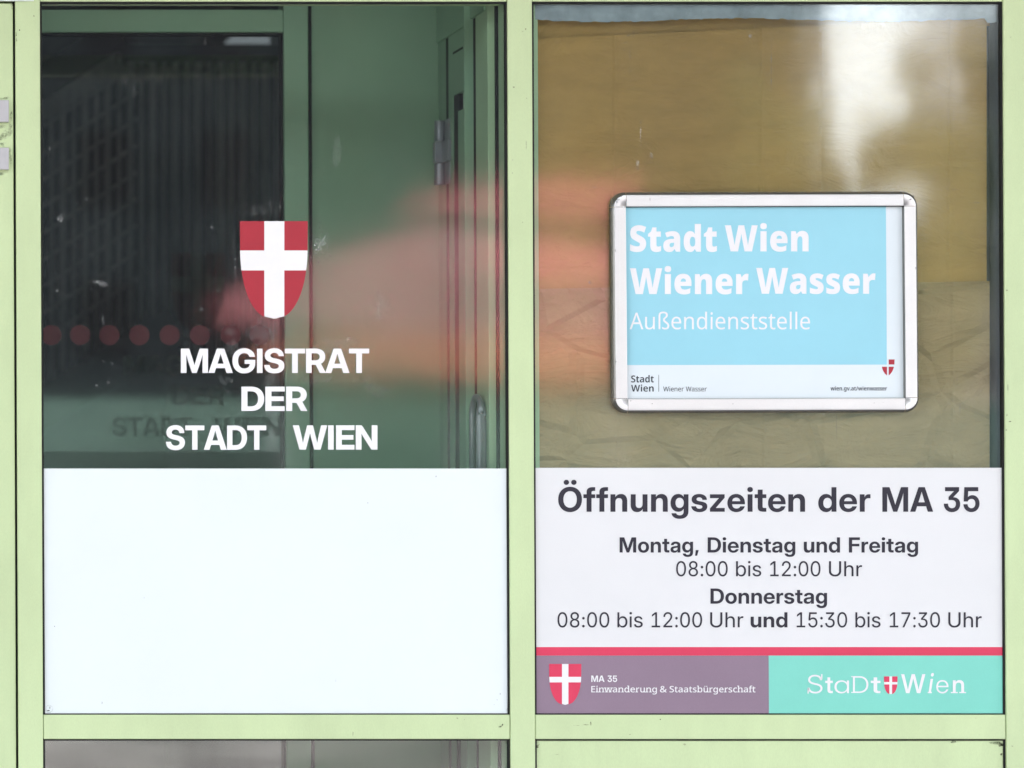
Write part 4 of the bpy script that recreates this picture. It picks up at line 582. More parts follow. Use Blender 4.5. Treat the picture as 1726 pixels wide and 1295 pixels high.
  'r': (425, '349 550 16 -1 17 -1 16 -2 13 -2 -12 -103 -13 3 -15 2 -15 1 -17 1 -27 -3 -27 -8 -25 -14 -23 -18 -19 -23 -14 -28 -9 -33 -4 -38 0 -283 -110 0 0 540 87 0 15 -96 5 0 18 28 22 25 26 22 29 17 32 10'),
  's': (487, '443 153 -6 -48 -19 -40 -31 -32 -43 -24 -54 -14 -65 -5 -53 2 -45 6 -40 11 -37 14 0 96 39 -16 45 -14 46 -10 45 -3 51 5 35 13 20 22 7 28 -3 17 -8 15 -15 15 -24 15 -34 16 -45 18 -47 20 -40 21 -31 22 -23 27 -14 33 -5 40 14 63 43 46 66 28 84 10 49 -3 45 -7 43 -12 41 -17 -35 -81 -36 14 -37 11 -38 8 -37 2 -41 -4 -30 -11 -19 -17 -6 -24 3 -18 9 -15 16 -14 25 -13 34 -15 45 -18 46 -20 39 -20 31 -23 22 -27 14 -33'),
  't': (383, '280 79 21 1 21 3 20 4 17 5 0 -83 -21 -7 -25 -7 -29 -4 -30 -1 -42 4 -39 11 -33 21 -26 31 -16 45 -6 60 0 293 -74 0 0 50 79 41 38 114 68 0 0 -120 151 0 0 -85 -151 0 0 -289 5 -38 16 -27 25 -16'),
  'u': (629, '549 540 0 -540 -88 0 -16 71 -5 0 -20 -26 -24 -20 -28 -16 -31 -11 -32 -6 -35 -2 -57 5 -48 16 -38 26 -28 38 -17 49 -6 63 0 353 111 0 0 -336 7 -54 19 -39 34 -23 48 -8 49 6 37 16 26 27 18 37 10 47 3 56 0 271'),
  'w': (813, '443 290 -8 27 -7 28 -7 27 -6 25 -4 22 -4 18 -3 0 -3 -18 -5 -22 -6 -25 -6 -28 -7 -28 -8 -29 -88 -286 -122 0 -148 540 113 0 67 -270 7 -29 7 -29 6 -30 6 -28 4 -26 3 -23 4 0 3 15 3 18 4 21 5 21 4 21 5 20 5 18 5 16 85 285 121 0 82 -286 7 -23 7 -26 7 -26 6 -27 5 -24 3 -22 4 0 2 21 5 25 5 29 7 30 7 30 7 29 69 270 111 0 -150 -540 -125 0'),
  'ü': (629, '549 540 0 -540 -88 0 -16 71 -5 0 -20 -26 -24 -20 -28 -16 -31 -11 -32 -6 -35 -2 -57 5 -48 16 -38 26 -28 38 -17 49 -6 63 0 353 111 0 0 -336 7 -54 19 -39 34 -23 48 -8 49 6 37 16 26 27 18 37 10 47 3 56 0 271|161 683 4 25 13 17 17 10 21 3 21 -3 18 -10 12 -17 4 -25 -4 -25 -12 -17 -18 -10 -21 -4 -21 4 -17 10 -13 17|359 683 4 25 12 17 18 10 21 3 21 -3 17 -10 13 -17 4 -25 -4 -25 -13 -17 -17 -10 -21 -4 -21 4 -18 10 -12 17'),
 },
 'logo': {
  'D': (696, '304 0 -181 0 0 104 174 0 52 3 44 11 39 17 32 23 27 30 20 36 15 42 8 46 3 53 -3 52 -8 46 -15 41 -20 36 -26 29 -32 24 -37 17 -44 10 -49 4 -184 0 0 104 192 0 68 -5 62 -15 55 -24 49 -34 40 -42 32 -50 23 -57 14 -65 5 -71 -5 -72 -14 -65 -24 -58 -32 -50 -40 -42 -49 -34 -56 -24 -64 -15|184 728 0 -728 -121 0 0 728'),
  'S': (635, '321 -12 -56 4 -51 10 -45 16 -40 23 -32 28 -26 35 -20 39 -11 44 -4 50 119 0 3 -29 7 -26 11 -23 15 -20 19 -17 23 -13 26 -10 30 -6 33 -2 30 2 28 4 24 8 22 10 18 13 15 15 10 17 7 20 2 21 -1 17 -5 15 -8 14 -11 13 -14 12 -18 10 -22 9 -27 9 -31 8 -79 18 -66 20 -54 24 -40 30 -29 35 -17 42 -6 47 4 42 11 37 18 34 25 30 31 25 37 20 42 15 46 9 51 3 51 -3 46 -9 42 -16 36 -21 30 -27 25 -31 18 -37 12 -41 5 -46 -116 0 -7 37 -14 31 -23 26 -30 19 -35 11 -41 4 -27 -2 -24 -4 -23 -8 -20 -10 -17 -12 -13 -15 -11 -17 -6 -18 -2 -20 2 -16 4 -14 8 -14 11 -11 14 -11 18 -10 22 -9 26 -9 30 -8 76 -17 36 -9 32 -11 29 -11 25 -13 23 -15 19 -16 16 -17 13 -19 11 -20 7 -23 4 -23 2 -26 -4 -43 -12 -38 -18 -35 -26 -31 -32 -25 -39 -21 -44 -15 -49 -9'),
  'W': (975, '204 0 -197 728 127 0 100 -405 7 -27 6 -27 6 -27 6 -27 5 -27 6 -27 5 -27 6 -27 5 -27 -21 0 5 27 6 27 5 27 6 27 6 27 6 27 7 27 6 27 7 27 104 405 129 0 103 -405 7 -27 6 -27 7 -27 6 -27 6 -27 6 -27 6 -27 5 -27 6 -27 -22 0 5 27 5 27 6 27 5 27 6 27 6 27 6 27 7 27 6 27 100 405 128 0 -198 -728 -137 0 -115 431 -8 31 -7 32 -8 34 -7 34 -8 37 -8 38 30 0 -8 -38 -8 -37 -7 -34 -8 -34 -7 -32 -8 -31 -114 -431'),
  'a': (536, '213 -8 -33 2 -30 5 -28 10 -25 14 -21 17 -18 21 -13 25 -8 28 -2 33 2 27 5 25 10 20 12 18 15 15 18 13 20 10 21 9 24 6 25 6 25 4 26 3 30 4 25 3 21 3 17 3 14 4 9 5 7 7 4 8 1 11 0 4 -1 15 -4 14 -6 12 -9 12 -11 9 -14 8 -16 5 -17 4 -20 1 -20 -1 -18 -4 -16 -5 -15 -8 -13 -9 -10 -11 -8 -12 -5 -14 -3 -14 -111 0 4 32 11 29 15 27 21 24 25 19 31 17 34 11 38 8 42 2 32 -1 29 -4 28 -7 24 -9 22 -12 20 -14 17 -16 13 -19 11 -20 8 -22 5 -24 2 -26 0 -352 -114 0 0 73 -2 0 -8 -14 -10 -14 -12 -13 -14 -11 -17 -10 -18 -8 -21 -6 -24 -4|240 80 27 1 23 5 21 9 17 11 14 14 11 16 8 17 4 19 2 20 0 57 -4 -2 -6 -3 -7 -2 -8 -2 -10 -2 -10 -3 -11 -2 -11 -2 -12 -2 -13 -2 -13 -2 -13 -2 -17 -3 -17 -4 -16 -5 -14 -7 -13 -8 -10 -9 -8 -12 -5 -13 -1 -15 1 -14 4 -12 6 -10 9 -10 11 -7 12 -6 15 -5 16 -2'),
  'e': (550, '281 -12 -49 4 -45 12 -39 19 -35 26 -28 32 -23 37 -17 43 -10 46 -3 50 3 51 10 46 18 43 23 38 29 31 34 27 38 19 43 11 45 4 36 -2 34 -6 31 -11 28 -15 26 -18 23 -23 20 -25 17 -28 13 -32 9 -34 6 -36 2 -38 0 -32 -441 0 0 83 382 0 -51 -24 -2 29 -5 26 -9 24 -13 20 -15 17 -18 14 -21 10 -24 6 -26 2 -26 -2 -23 -6 -21 -10 -18 -14 -16 -17 -12 -20 -9 -24 -6 -26 -2 -29 0 -50 2 -29 6 -27 9 -25 12 -21 16 -19 19 -14 22 -11 25 -7 28 -2 21 1 19 3 17 6 15 7 14 9 12 11 10 12 8 14 5 14 109 0 -9 -32 -14 -29 -19 -27 -24 -24 -27 -20 -31 -16 -34 -12 -36 -7'),
  'i': (227, '56 0 0 516 115 0 0 -516|113 597 -18 2 -17 7 -15 11 -11 14 -7 16 -2 18 2 18 7 15 11 14 15 11 16 7 19 2 19 -2 17 -7 15 -11 11 -14 6 -16 3 -18 -3 -18 -6 -16 -12 -13 -14 -11 -17 -7'),
  'n': (567, '171 294 0 -294 -115 0 0 516 113 0 0 -130 -24 0 19 42 23 35 28 27 33 20 37 12 42 4 34 -3 32 -7 29 -13 26 -18 22 -23 18 -28 13 -33 8 -37 3 -42 0 -322 -116 0 0 305 -3 36 -9 30 -16 23 -21 17 -27 10 -31 3 -22 -1 -20 -5 -18 -7 -17 -11 -14 -14 -11 -18 -9 -21 -5 -25'),
  't': (342, '319 516 0 -94 -311 0 0 94|98 656 116 0 0 -513 1 -16 4 -13 6 -10 10 -6 14 -3 18 -1 8 0 9 0 10 0 9 0 9 0 7 0 0 -94 -9 0 -11 0 -13 0 -13 0 -12 0 -13 0 -46 3 -38 11 -29 17 -20 25 -13 32 -4 39'),
 },
 'thin': {
  'D': (681, '291 0 -176 0 0 65 172 0 58 4 52 12 44 20 38 28 31 34 24 42 17 48 10 53 4 59 -4 59 -10 53 -16 47 -24 41 -29 34 -37 28 -42 19 -49 12 -55 4 -187 0 0 66 191 0 66 -5 60 -15 54 -24 46 -33 38 -42 30 -49 23 -58 13 -65 4 -72 -4 -72 -14 -65 -22 -59 -32 -50 -39 -42 -47 -33 -56 -25 -62 -14|147 728 0 -728 -72 0 0 728'),
  'S': (599, '303 -11 -51 3 -46 9 -41 16 -37 21 -30 27 -25 32 -18 37 -11 41 -4 45 74 0 3 -33 8 -29 13 -26 17 -23 21 -19 26 -15 30 -11 34 -7 37 -2 36 2 32 6 29 9 25 13 21 16 18 19 12 22 8 25 3 27 -2 20 -5 19 -8 17 -12 16 -16 14 -20 13 -24 11 -29 11 -33 10 -82 21 -64 20 -51 24 -38 29 -27 33 -16 39 -5 45 3 39 10 35 17 32 23 28 29 24 33 19 39 15 42 8 47 3 46 -3 42 -9 38 -15 34 -20 28 -26 23 -30 17 -35 11 -38 4 -43 -72 0 -7 44 -17 37 -26 30 -35 23 -41 13 -47 5 -32 -2 -29 -6 -26 -9 -24 -13 -20 -15 -16 -19 -12 -21 -8 -23 -2 -25 2 -19 5 -18 8 -16 12 -15 16 -13 20 -13 24 -11 28 -10 33 -10 82 -22 33 -9 30 -11 27 -12 24 -13 21 -14 18 -15 15 -17 12 -18 10 -19 7 -21 4 -23 1 -23 -3 -40 -11 -36 -18 -33 -24 -29 -30 -24 -35 -20 -41 -15 -45 -9'),
  'e': (530, '271 -11 -47 4 -42 12 -38 19 -32 26 -27 32 -22 37 -16 42 -9 46 -4 50 4 50 10 47 16 42 22 38 28 32 32 26 37 19 40 12 43 3 34 -2 32 -6 30 -11 27 -15 24 -18 22 -22 19 -26 15 -28 13 -31 9 -33 5 -36 2 -38 0 -21 -427 0 0 60 388 0 -29 -20 -3 36 -6 32 -12 30 -15 25 -19 22 -23 17 -26 13 -28 8 -32 2 -31 -2 -29 -8 -26 -13 -22 -18 -19 -22 -16 -26 -11 -30 -7 -33 -2 -37 0 -27 2 -37 7 -34 11 -31 15 -27 19 -23 24 -19 26 -14 30 -8 34 -3 24 2 23 4 22 7 19 10 17 11 15 15 12 16 10 18 7 19 69 0 -9 -31 -14 -29 -18 -26 -22 -23 -26 -19 -29 -16 -31 -12 -34 -6'),
  'ɑ': (562, '259 -9 -43 3 -39 12 -35 18 -32 26 -26 31 -21 37 -16 42 -9 47 -4 51 4 51 9 46 16 43 21 37 27 31 31 25 35 19 39 11 43 4 24 -1 24 -4 23 -7 21 -9 20 -12 18 -13 16 -16 14 -18 11 -20 1 0 0 91 68 0 0 -516 -68 0 0 92 -1 0 -12 -21 -14 -18 -17 -16 -18 -14 -19 -12 -21 -9 -23 -6 -23 -4|269 53 32 3 29 8 27 14 23 20 19 23 15 29 12 32 7 36 2 40 -2 40 -7 36 -12 32 -15 29 -19 23 -23 20 -27 14 -29 8 -32 3 -31 -3 -28 -8 -26 -13 -23 -18 -20 -23 -16 -28 -11 -33 -8 -37 -2 -42 2 -42 8 -37 11 -33 16 -28 20 -23 23 -18 26 -13 28 -8'),
 },
}


CAP = {'bold': 727, 'heavy': 727, 'text': 727, 'logo': 727, 'thin': 727, 'fat': 714, 'light': 714, 'small': 714, 'slab': 714}
_gc = {}


def glyph(font, ch, serif=0):
    """triangles of one letter in font units, overlapping contours merged by winding number"""
    key = (font, ch, serif)
    if key in _gc:
        return _gc[key]
    adv, s = GLYPHS[font][ch]
    cs = []
    for part in s.split('|') if s else []:
        q = list(map(int, part.split()))
        x = y = 0
        pts = []
        for i in range(0, len(q), 2):
            x += q[i]
            y += q[i + 1]
            pts.append((x, y))
        cs.append(pts)
    if serif:
        th = 82 if font == 'slab' else 48
        tops = (714, 727, 536, 546, 548, 544)
        extra = []
        for c in cs:
            for i in range(len(c)):
                (xa, ya), (xb, yb) = c[i], c[(i + 1) % len(c)]
                if ya != yb or not 30 < abs(xa - xb) < 260:
                    continue
                a, b = min(xa, xb), max(xa, xb)
                if abs(ya) < 3 and ch not in 'tae':
                    extra.append([(a - serif, 0), (a - serif, th), (b + serif, th), (b + serif, 0)])
                elif any(abs(ya - q) < 4 for q in tops) and ch in 'inrumpbhdEDwü':
                    extra.append([(a - serif, ya - th), (a - serif, ya), (b + (serif if ch in 'Ew' else 0), ya), (b + (serif if ch in 'Ew' else 0), ya - th)])
                elif ya > 700 and ch in 'bhd':
                    extra.append([(a - serif, ya - th), (a - serif, ya), (b, ya), (b, ya - th)])
        cs = cs + extra
    res = (adv, [], [])
    if cs:
        vs, es = [], []
        for c in cs:
            n = len(vs)
            vs += [Vector(p) for p in c]
            es += [(n + i, n + (i + 1) % len(c)) for i in range(len(c))]
        ov, oe, of = geometry.delaunay_2d_cdt(vs, es, [], 0, 0.01)[:3]
        keep = []
        for f in of:
            cx = sum(ov[i].x for i in f) / len(f)
            cy = sum(ov[i].y for i in f) / len(f)
            wn = 0
            for c in cs:
                for i in range(len(c)):
                    (xa, ya), (xb, yb) = c[i], c[(i + 1) % len(c)]
                    if (ya <= cy) != (yb <= cy):
                        if xa + (cy - ya) * (xb - xa) / (yb - ya) > cx:
                            wn += 1 if yb > ya else -1
            if wn:
                keep.append(tuple(f))
        res = (adv, [(v.x, v.y) for v in ov], keep)
    _gc[key] = res
    return res


def word(mb, text, font, x0, x1, base, cap, place, serif=0, shear=0.0, mi=0, track=0):
    """one word between photo pixels x0 and x1 on a baseline; place(px, py) gives the world point"""
    pen = 0
    gl = []
    for ch in text:
        a, v, f = glyph(font, ch, serif)
        gl.append((pen, v, f))
        pen += a + track
    xs = [p + x + shear * y for p, v, f in gl for x, y in v]
    lo, hi = min(xs), max(xs)
    kx = (x1 - x0) / (hi - lo)
    ky = cap / CAP[font]
    for p, v, f in gl:
        if v:
            mb.add([place(x0 + (p + x + shear * y - lo) * kx, base - y * ky) for x, y in v], [t if False else t[::-1] for t in f], mi)
    return mb


def shield_pts(n=14):
    """outline of the coat of arms in a unit box, top left origin"""
    right = []
    for i in range(n + 1):
        a = i / n
        if a < 0.2:
            right.append((1.0 - 0.004 * a / 0.2, a * 1.45))
        else:
            th = (a - 0.2) / 0.8 * math.pi / 2
            right.append((0.5 + 0.496 * math.cos(th) ** 0.86, 0.29 + 0.71 * math.sin(th) ** 1.0))
    right.append((0.5, 1.0))
    left = [(1 - x, y) for x, y in right[::-1]][1:]
    return right[:-1] + [(0.5, 1.0)] + left


def half_width(y):
    pts = [p for p in shield_pts(60) if p[0] >= 0.5]
    for (xa, ya), (xb, yb) in zip(pts, pts[1:]):
        if ya <= y <= yb and yb > ya:
            return xa + (xb - xa) * (y - ya) / (yb - ya) - 0.5
    return 0.5 if y <= 0 else 0.0


def strip_shape(mb, y0, y1, xl, xr, place, n=16, mi=0):
    """part of the shield between two heights, clipped left and right by functions of the height"""
    a, b = [], []
    for i in range(n + 1):
        y = y0 + (y1 - y0) * i / n
        a.append(place(xl(y), y))
        b.append(place(xr(y), y))
    for i in range(n):
        mb.quad(a[i], a[i + 1], b[i + 1], b[i], mi)


def arms(parent, name_field, place_red, place_white, cross_x=(0.36, 0.655), cross_y=(0.30, 0.505), red=None, white=None):
    w0, w1 = cross_x
    h0, h1 = cross_y
    L = lambda y: 0.5 - half_width(y)
    Rr = lambda y: 0.5 + half_width(y)
    yb = next(y / 200 for y in range(200, 0, -1) if half_width(y / 200) > 0.5 - w0)
    yb2 = next(y / 200 for y in range(200, 0, -1) if half_width(y / 200) > w1 - 0.5)
    for (q0, q1, fl, fr_) in ((0, h0, L, lambda y: w0), (0, h0, lambda y: w1, Rr),
                              (h1, yb, L, lambda y: max(w0, L(y))), (h1, yb2, lambda y: min(w1, Rr(y)), Rr)):
        r = MB()
        strip_shape(r, q0, q1, fl, fr_, place_red)
        r.build('red_quarter', red or VINYL_R, parent)
    c = MB()
    strip_shape(c, 0, 1, lambda y: max(w0, L(y)), lambda y: min(w1, Rr(y)), place_white, n=40)
    strip_shape(c, h0, h1, L, lambda y: w0, place_white)
    strip_shape(c, h0, h1, lambda y: w1, Rr, place_white)
    c.build('white_cross', white or VINYL_W, parent)


# ------------------------------------------------------------------ the window front
YG = 0.008                                # front of the panes
ZB, ZT = 0.02, 2.62
wf = thing('window_frame', (0, 0.03, 0), 'pale green painted metal frame of posts and rails holding the two tall windows', 'window frame')
POSTS = ((28.4, 70.0), (858.0, 899.6), (1694.0, 1738.0))
for a, b in POSTS:
    MB().box(X(a), X(b), 0.0, 0.05, ZB, ZT, bev=0.0012).build('post', PAINT, wf)
GAP = 0.0007
bays = ((POSTS[0][1], POSTS[1][0]), (POSTS[1][1], POSTS[2][0]))
for i, (a, b) in enumerate(bays):
    x0, x1 = X(a) + GAP, X(b) - GAP
    for (p0, p1) in ((1205.4, 1246.4), (-39.0, 2.6), (2392, 2440)):
        MB().box(x0, x1, 0.0012, 0.05, Z(p1), Z(p0), bev=0.0012).build('rail', PAINT, wf)
    # black rubber strips round each opening
    g = MB()
    for (p0, p1) in ((2.6, 1205.4), (1246.4, 2392), (-470, -39)):
        g.box(x0 - GAP, x0 + 0.0024, 0.004, YG + 0.004, Z(p1), Z(p0))
        g.box(x1 - 0.0022, x1 + GAP, 0.004, YG + 0.004, Z(p1), Z(p0))
        g.box(x0 + 0.0024, x1 - 0.0022, 0.0045, YG + 0.004, Z(p0) - 0.0026, Z(p0))
        g.box(x0 + 0.0024, x1 - 0.0022, 0.0045, YG + 0.004, Z(p1), Z(p1) + 0.0016)
    g.build('rubber_seal', RUBBER, wf)
    core = MB()
    core.box(x0 - 0.02, x0 + 0.001, 0.0125, 0.049, ZB, ZT)
    core.box(x1 - 0.001, x1 + 0.02, 0.0125, 0.049, ZB, ZT)
    core.build('frame_core', DARK, wf)
panes = {}
for key, i, p0, p1 in (('a', 0, 2.6, 1205.4), ('b', 1, 2.6, 1205.4), ('c', 0, 1246.4, 2392), ('d', 0, -470, -39), ('e', 1, -470, -39)):
    a, b = bays[i]
    panes[key] = MB().box(X(a) + 0.0008, X(b) - 0.0008, YG, YG + 0.006, Z(p1) + 0.0005, Z(p0) - 0.0005).build('glass_pane', GLASS, wf)
a, b = bays[1]
pan = MB().box(X(a) + 0.0024, X(b) - 0.0022, YG - 0.002, 0.03, Z(2392) + 0.002, Z(1246.4) - 0.0026, bev=0.001).build('infill_panel', PAINT, wf)
MB().box(X(-10), X(1760), 0.0, 0.06, ZT, ZT + 0.05, bev=0.001).build('head_rail', PAINT, wf)

# dirt caught in the corners of the infill panel and on the rails
gm = MB()


def blot(mb, cx, cy, rx, ry, y, n=11, jag=0.45, place=P):
    pts = []
    for k in range(n):
        t = 2 * math.pi * k / n
        q = 1 + random.uniform(-jag, jag)
        pts.append(place(cx + rx * q * math.cos(t), cy + ry * q * math.sin(t), y))
    mb.add([place(cx, cy, y)] + pts, [(0, 1 + (k + 1) % n, 1 + k) for k in range(n)])


for cx, cy, rx, ry in ((1690, 1254, 9, 6), (1683, 1253, 12, 3), (1607, 1251, 4, 3), (1688, 1272, 2, 2), (1693, 1266, 2.5, 8), (906, 1255, 4, 5), (1154, 1255, 2, 1.5), (940, 1272, 4, 0.7)):
    blot(gm, cx, cy, rx, ry, YG - 0.0026)
tag(gm.build('grime', GRIME, pan), kind='stuff')
gm = MB()
for cx, cy, rx, ry in ((843, 1225, 3.2, 1), (847, 1222, 1.5, 2), (771, 1211, 1.5, 1), (783, 1213, 1, 1.5), (595, 1237, 0.8, 4), (970, 1223, 5, 0.7), (996, 1220, 1, 4), (988, 1222, 4, 0.6), (1113, 1213, 1.2, 1), (1645, 1211, 1, 1.5), (1652, 1238, 1, 1), (1062, 1238, 1, 1),
                       (57, 27, 1, 1.2), (57, 36, 0.8, 1.2), (33, 51, 1, 1.2), (27.5, 58, 1, 4), (28, 68, 0.8, 3), (40, 278, 0.8, 1.2), (886, 49, 1, 1.4), (881, 53, 1.3, 1), (866, 147, 1.5, 1.2), (865, 174, 1.4, 1.2), (888, 166, 0.8, 1), (864, 270, 0.8, 1), (887, 245, 0.4, 9), (864, 292, 1, 1), (881, 375, 0.7, 0.7),
                       (1703, 62, 1.3, 2.6), (1697, 700, 1.8, 2.2), (1702, 711, 2.4, 1), (1699, 655, 0.5, 14), (1697, 490, 1.4, 1.6), (1696, 725, 1, 1), (1706, 1258, 1.6, 0.6)):
    blot(gm, cx, cy, rx, ry, -0.0006)
tag(gm.build('grime', GRIME, wf), kind='stuff')

# marks on the panes: torn sticker glue, scratches, finger smears
yy = YG - 0.0005
gm = MB()
for k in range(150):          # rows of glue flecks above and beside the coat of arms
    u = random.random()
    if k < 95:
        cx, cy = 410 + 66 * u, 363 - 24 * u * random.random() - random.choice((0, 4, 9))
    else:
        cx, cy = 393 + random.uniform(-2, 2) + 4 * u, 384 + 85 * u
    blot(gm, cx, cy, random.uniform(0.4, 2.2), random.uniform(0.3, 1.0), yy, 6)
for k in range(170):
    r, t = random.gauss(0, 13), random.uniform(0, 6.28)
    blot(gm, 541 + r * math.cos(t), 410 + 1.1 * r * math.sin(t), random.uniform(0.5, 2.6), random.uniform(0.4, 2.2), yy, 6)
for cx, cy, rx, ry in ((103, 368, 6, 8), (108, 361, 4, 3), (83, 340, 4, 1), (146, 336, 3, 3), (130, 343, 5, 1), (84, 251, 1.4, 5), (212, 140, 0.7, 6), (225, 157, 2.4, 12), (216, 123, 3, 1.5),
                       (346, 70, 0.6, 12), (97, 490, 3, 3), (108, 500, 7, 0.7), (140, 525, 7, 0.9), (173, 478, 15, 6), (165, 474, 9, 4), (338, 522, 4, 3), (367, 490, 3, 1.5), (174, 542, 3, 7), (324, 530, 1.2, 1.2), (302, 572, 1.2, 1.2), (175, 610, 2, 3), (189, 613, 2, 3), (357, 384, 2.6, 3),
                       (120, 655, 0.8, 5), (163, 650, 4, 2), (182, 645, 4, 3), (384, 660, 2, 2), (590, 571, 3, 1.5), (404, 95, 0.5, 14), (232, 510, 0.7, 1), (120, 215, 0.8, 0.8), (288, 248, 0.8, 0.8)):
    blot(gm, cx, cy, rx * 0.8, ry * 0.8, yy, 9, 0.6)
for k in range(130):
    blot(gm, random.uniform(75, 850), random.uniform(10, 785), random.uniform(0.25, 0.8), random.uniform(0.25, 0.9), yy, 5)
tag(gm.build('scratches', RESIDUE, panes['a']), kind='stuff')
gm = MB()
for cx, cy, rx, ry in ((645, 520, 12, 20), (640, 505, 6, 14), (560, 585, 30, 14), (585, 578, 18, 12), (640, 660, 18, 11), (620, 645, 10, 12), (535, 640, 22, 12), (393, 585, 14, 12), (368, 596, 9, 12), (437, 572, 14, 13), (378, 640, 12, 8), (388, 560, 9, 6), (420, 600, 8, 10), (568, 262, 9, 30), (440, 560, 26, 20)):
    blot(gm, cx, cy, rx, ry, yy - 0.0001, 15, 0.35)
tag(gm.build('smears', SMEAR, panes['a']), kind='stuff')
gm = MB()
for k in range(90):
    blot(gm, random.uniform(903, 1690), random.uniform(10, 785), random.uniform(0.25, 0.8), random.uniform(0.25, 0.9), yy, 5)
for cx, cy, rx, ry in ((1062, 100, 0.7, 40), (1058, 60, 5, 1.2), (1054, 72, 3, 1), (1068, 58, 1, 7), (1052, 84, 2, 1), (938, 72, 2, 3), (1265, 60, 4, 4), (1080, 220, 1.2, 30), (1075, 280, 3, 12), (1000, 316, 8, 1), (1098, 262, 3, 8), (995, 476, 3, 4), (1613, 640, 0.6, 12), (1618, 690, 0.6, 14), (1410, 720, 0.6, 32), (1610, 320, 14, 1.2), (1640, 342, 12, 1.2), (1300, 120, 0.8, 60)):
    blot(gm, cx, cy, rx * 0.8, ry * 0.8, yy, 9, 0.5)
tag(gm.build('scratches', RESIDUE, panes['b']), kind='stuff')
# ------------------------------------------------------------------ vinyl stuck on the glass
YF = YG - 0.0012


def at(y):
    return lambda px, py: P(px, py, y)


def sheet(name, mat, x0, y0, x1, y1, y, parent, th=0.0008, bev=0.0):
    """thin sheet between photo pixels, leaning with the frame, its corners given at mid height"""
    mb = MB()
    a, b, c, d = [P(px + 0.0050 * (py - 647), py, y) for px, py in ((x0, y0), (x0, y1), (x1, y1), (x1, y0))]
    off = Vector((0, th, 0))
    mb.add([a, b, c, d, a + off, b + off, c + off, d + off], [(0, 1, 2, 3), (7, 6, 5, 4), (0, 4, 5, 1), (1, 5, 6, 2), (2, 6, 7, 3), (3, 7, 4, 0)])
    return mb.build(name, mat, parent)


wl = thing('window_lettering', P(462, 758, YF), 'white block capitals MAGISTRAT DER STADT WIEN stuck on the left window', 'lettering')
for ln in ((('MAGISTRAT', 304.8, 622.3, 628.9, 41),), (('DER', 406.9, 518.1, 693, 41),), (('STADT', 279.7, 448.8, 758.4, 41),), (('WIEN', 493.5, 636.2, 758.1, 41),)):
    mb = MB()
    for s, x0, x1, b, c in ln:
        word(mb, s, 'heavy', x0, x1, b, c, at(YF + 0.0005), track=-42)
    mb.build('letters', VINYL_W, wl)
ca = thing('coat_of_arms', P(461, 538, YF), 'large red shield with white cross stuck above the white lettering', 'emblem')
arms(ca, 'red_field', lambda u, v: P(404.2 + 114.6 * u, 373 + 164.5 * v, YF + 0.0006), lambda u, v: P(404.2 + 114.6 * u, 373 + 164.5 * v, YF + 0.0004))

wp = sheet('window_film', FILM, 73.2, 790, 856.2, 1203.2, YF, None)
tag(wp, 'blank white film covering the lower half of the left window', 'window film')
gm = MB()
for cx, cy, rx, ry in ((566, 1147, 1.0, 2.6), (243, 1008, 0.7, 0.7), (92, 1056, 0.8, 0.8), (172, 1185, 0.6, 2.5), (735, 803, 0.6, 2), (838, 1180, 1, 1), (843, 1170, 0.8, 0.8), (833, 1188, 0.8, 0.8), (855, 1196, 1.4, 2), (135, 976, 0.6, 0.6), (620, 848, 0.8, 0.5)):
    blot(gm, cx, cy, rx, ry, YF - 0.0004, 7)
for k in range(30):
    t = 2 * math.pi * k / 30
    blot(gm, 83 + 6 * math.cos(t), 1195 + 6 * math.sin(t), 0.5, 0.5, YF - 0.0004, 5)
blot(gm, 84, 1193, 1.6, 2.4, YF - 0.0004, 7)
blot(gm, 82, 1198, 2.2, 1.0, YF - 0.0004, 7)
tag(gm.build('grime', GRIME, wp), kind='stuff')

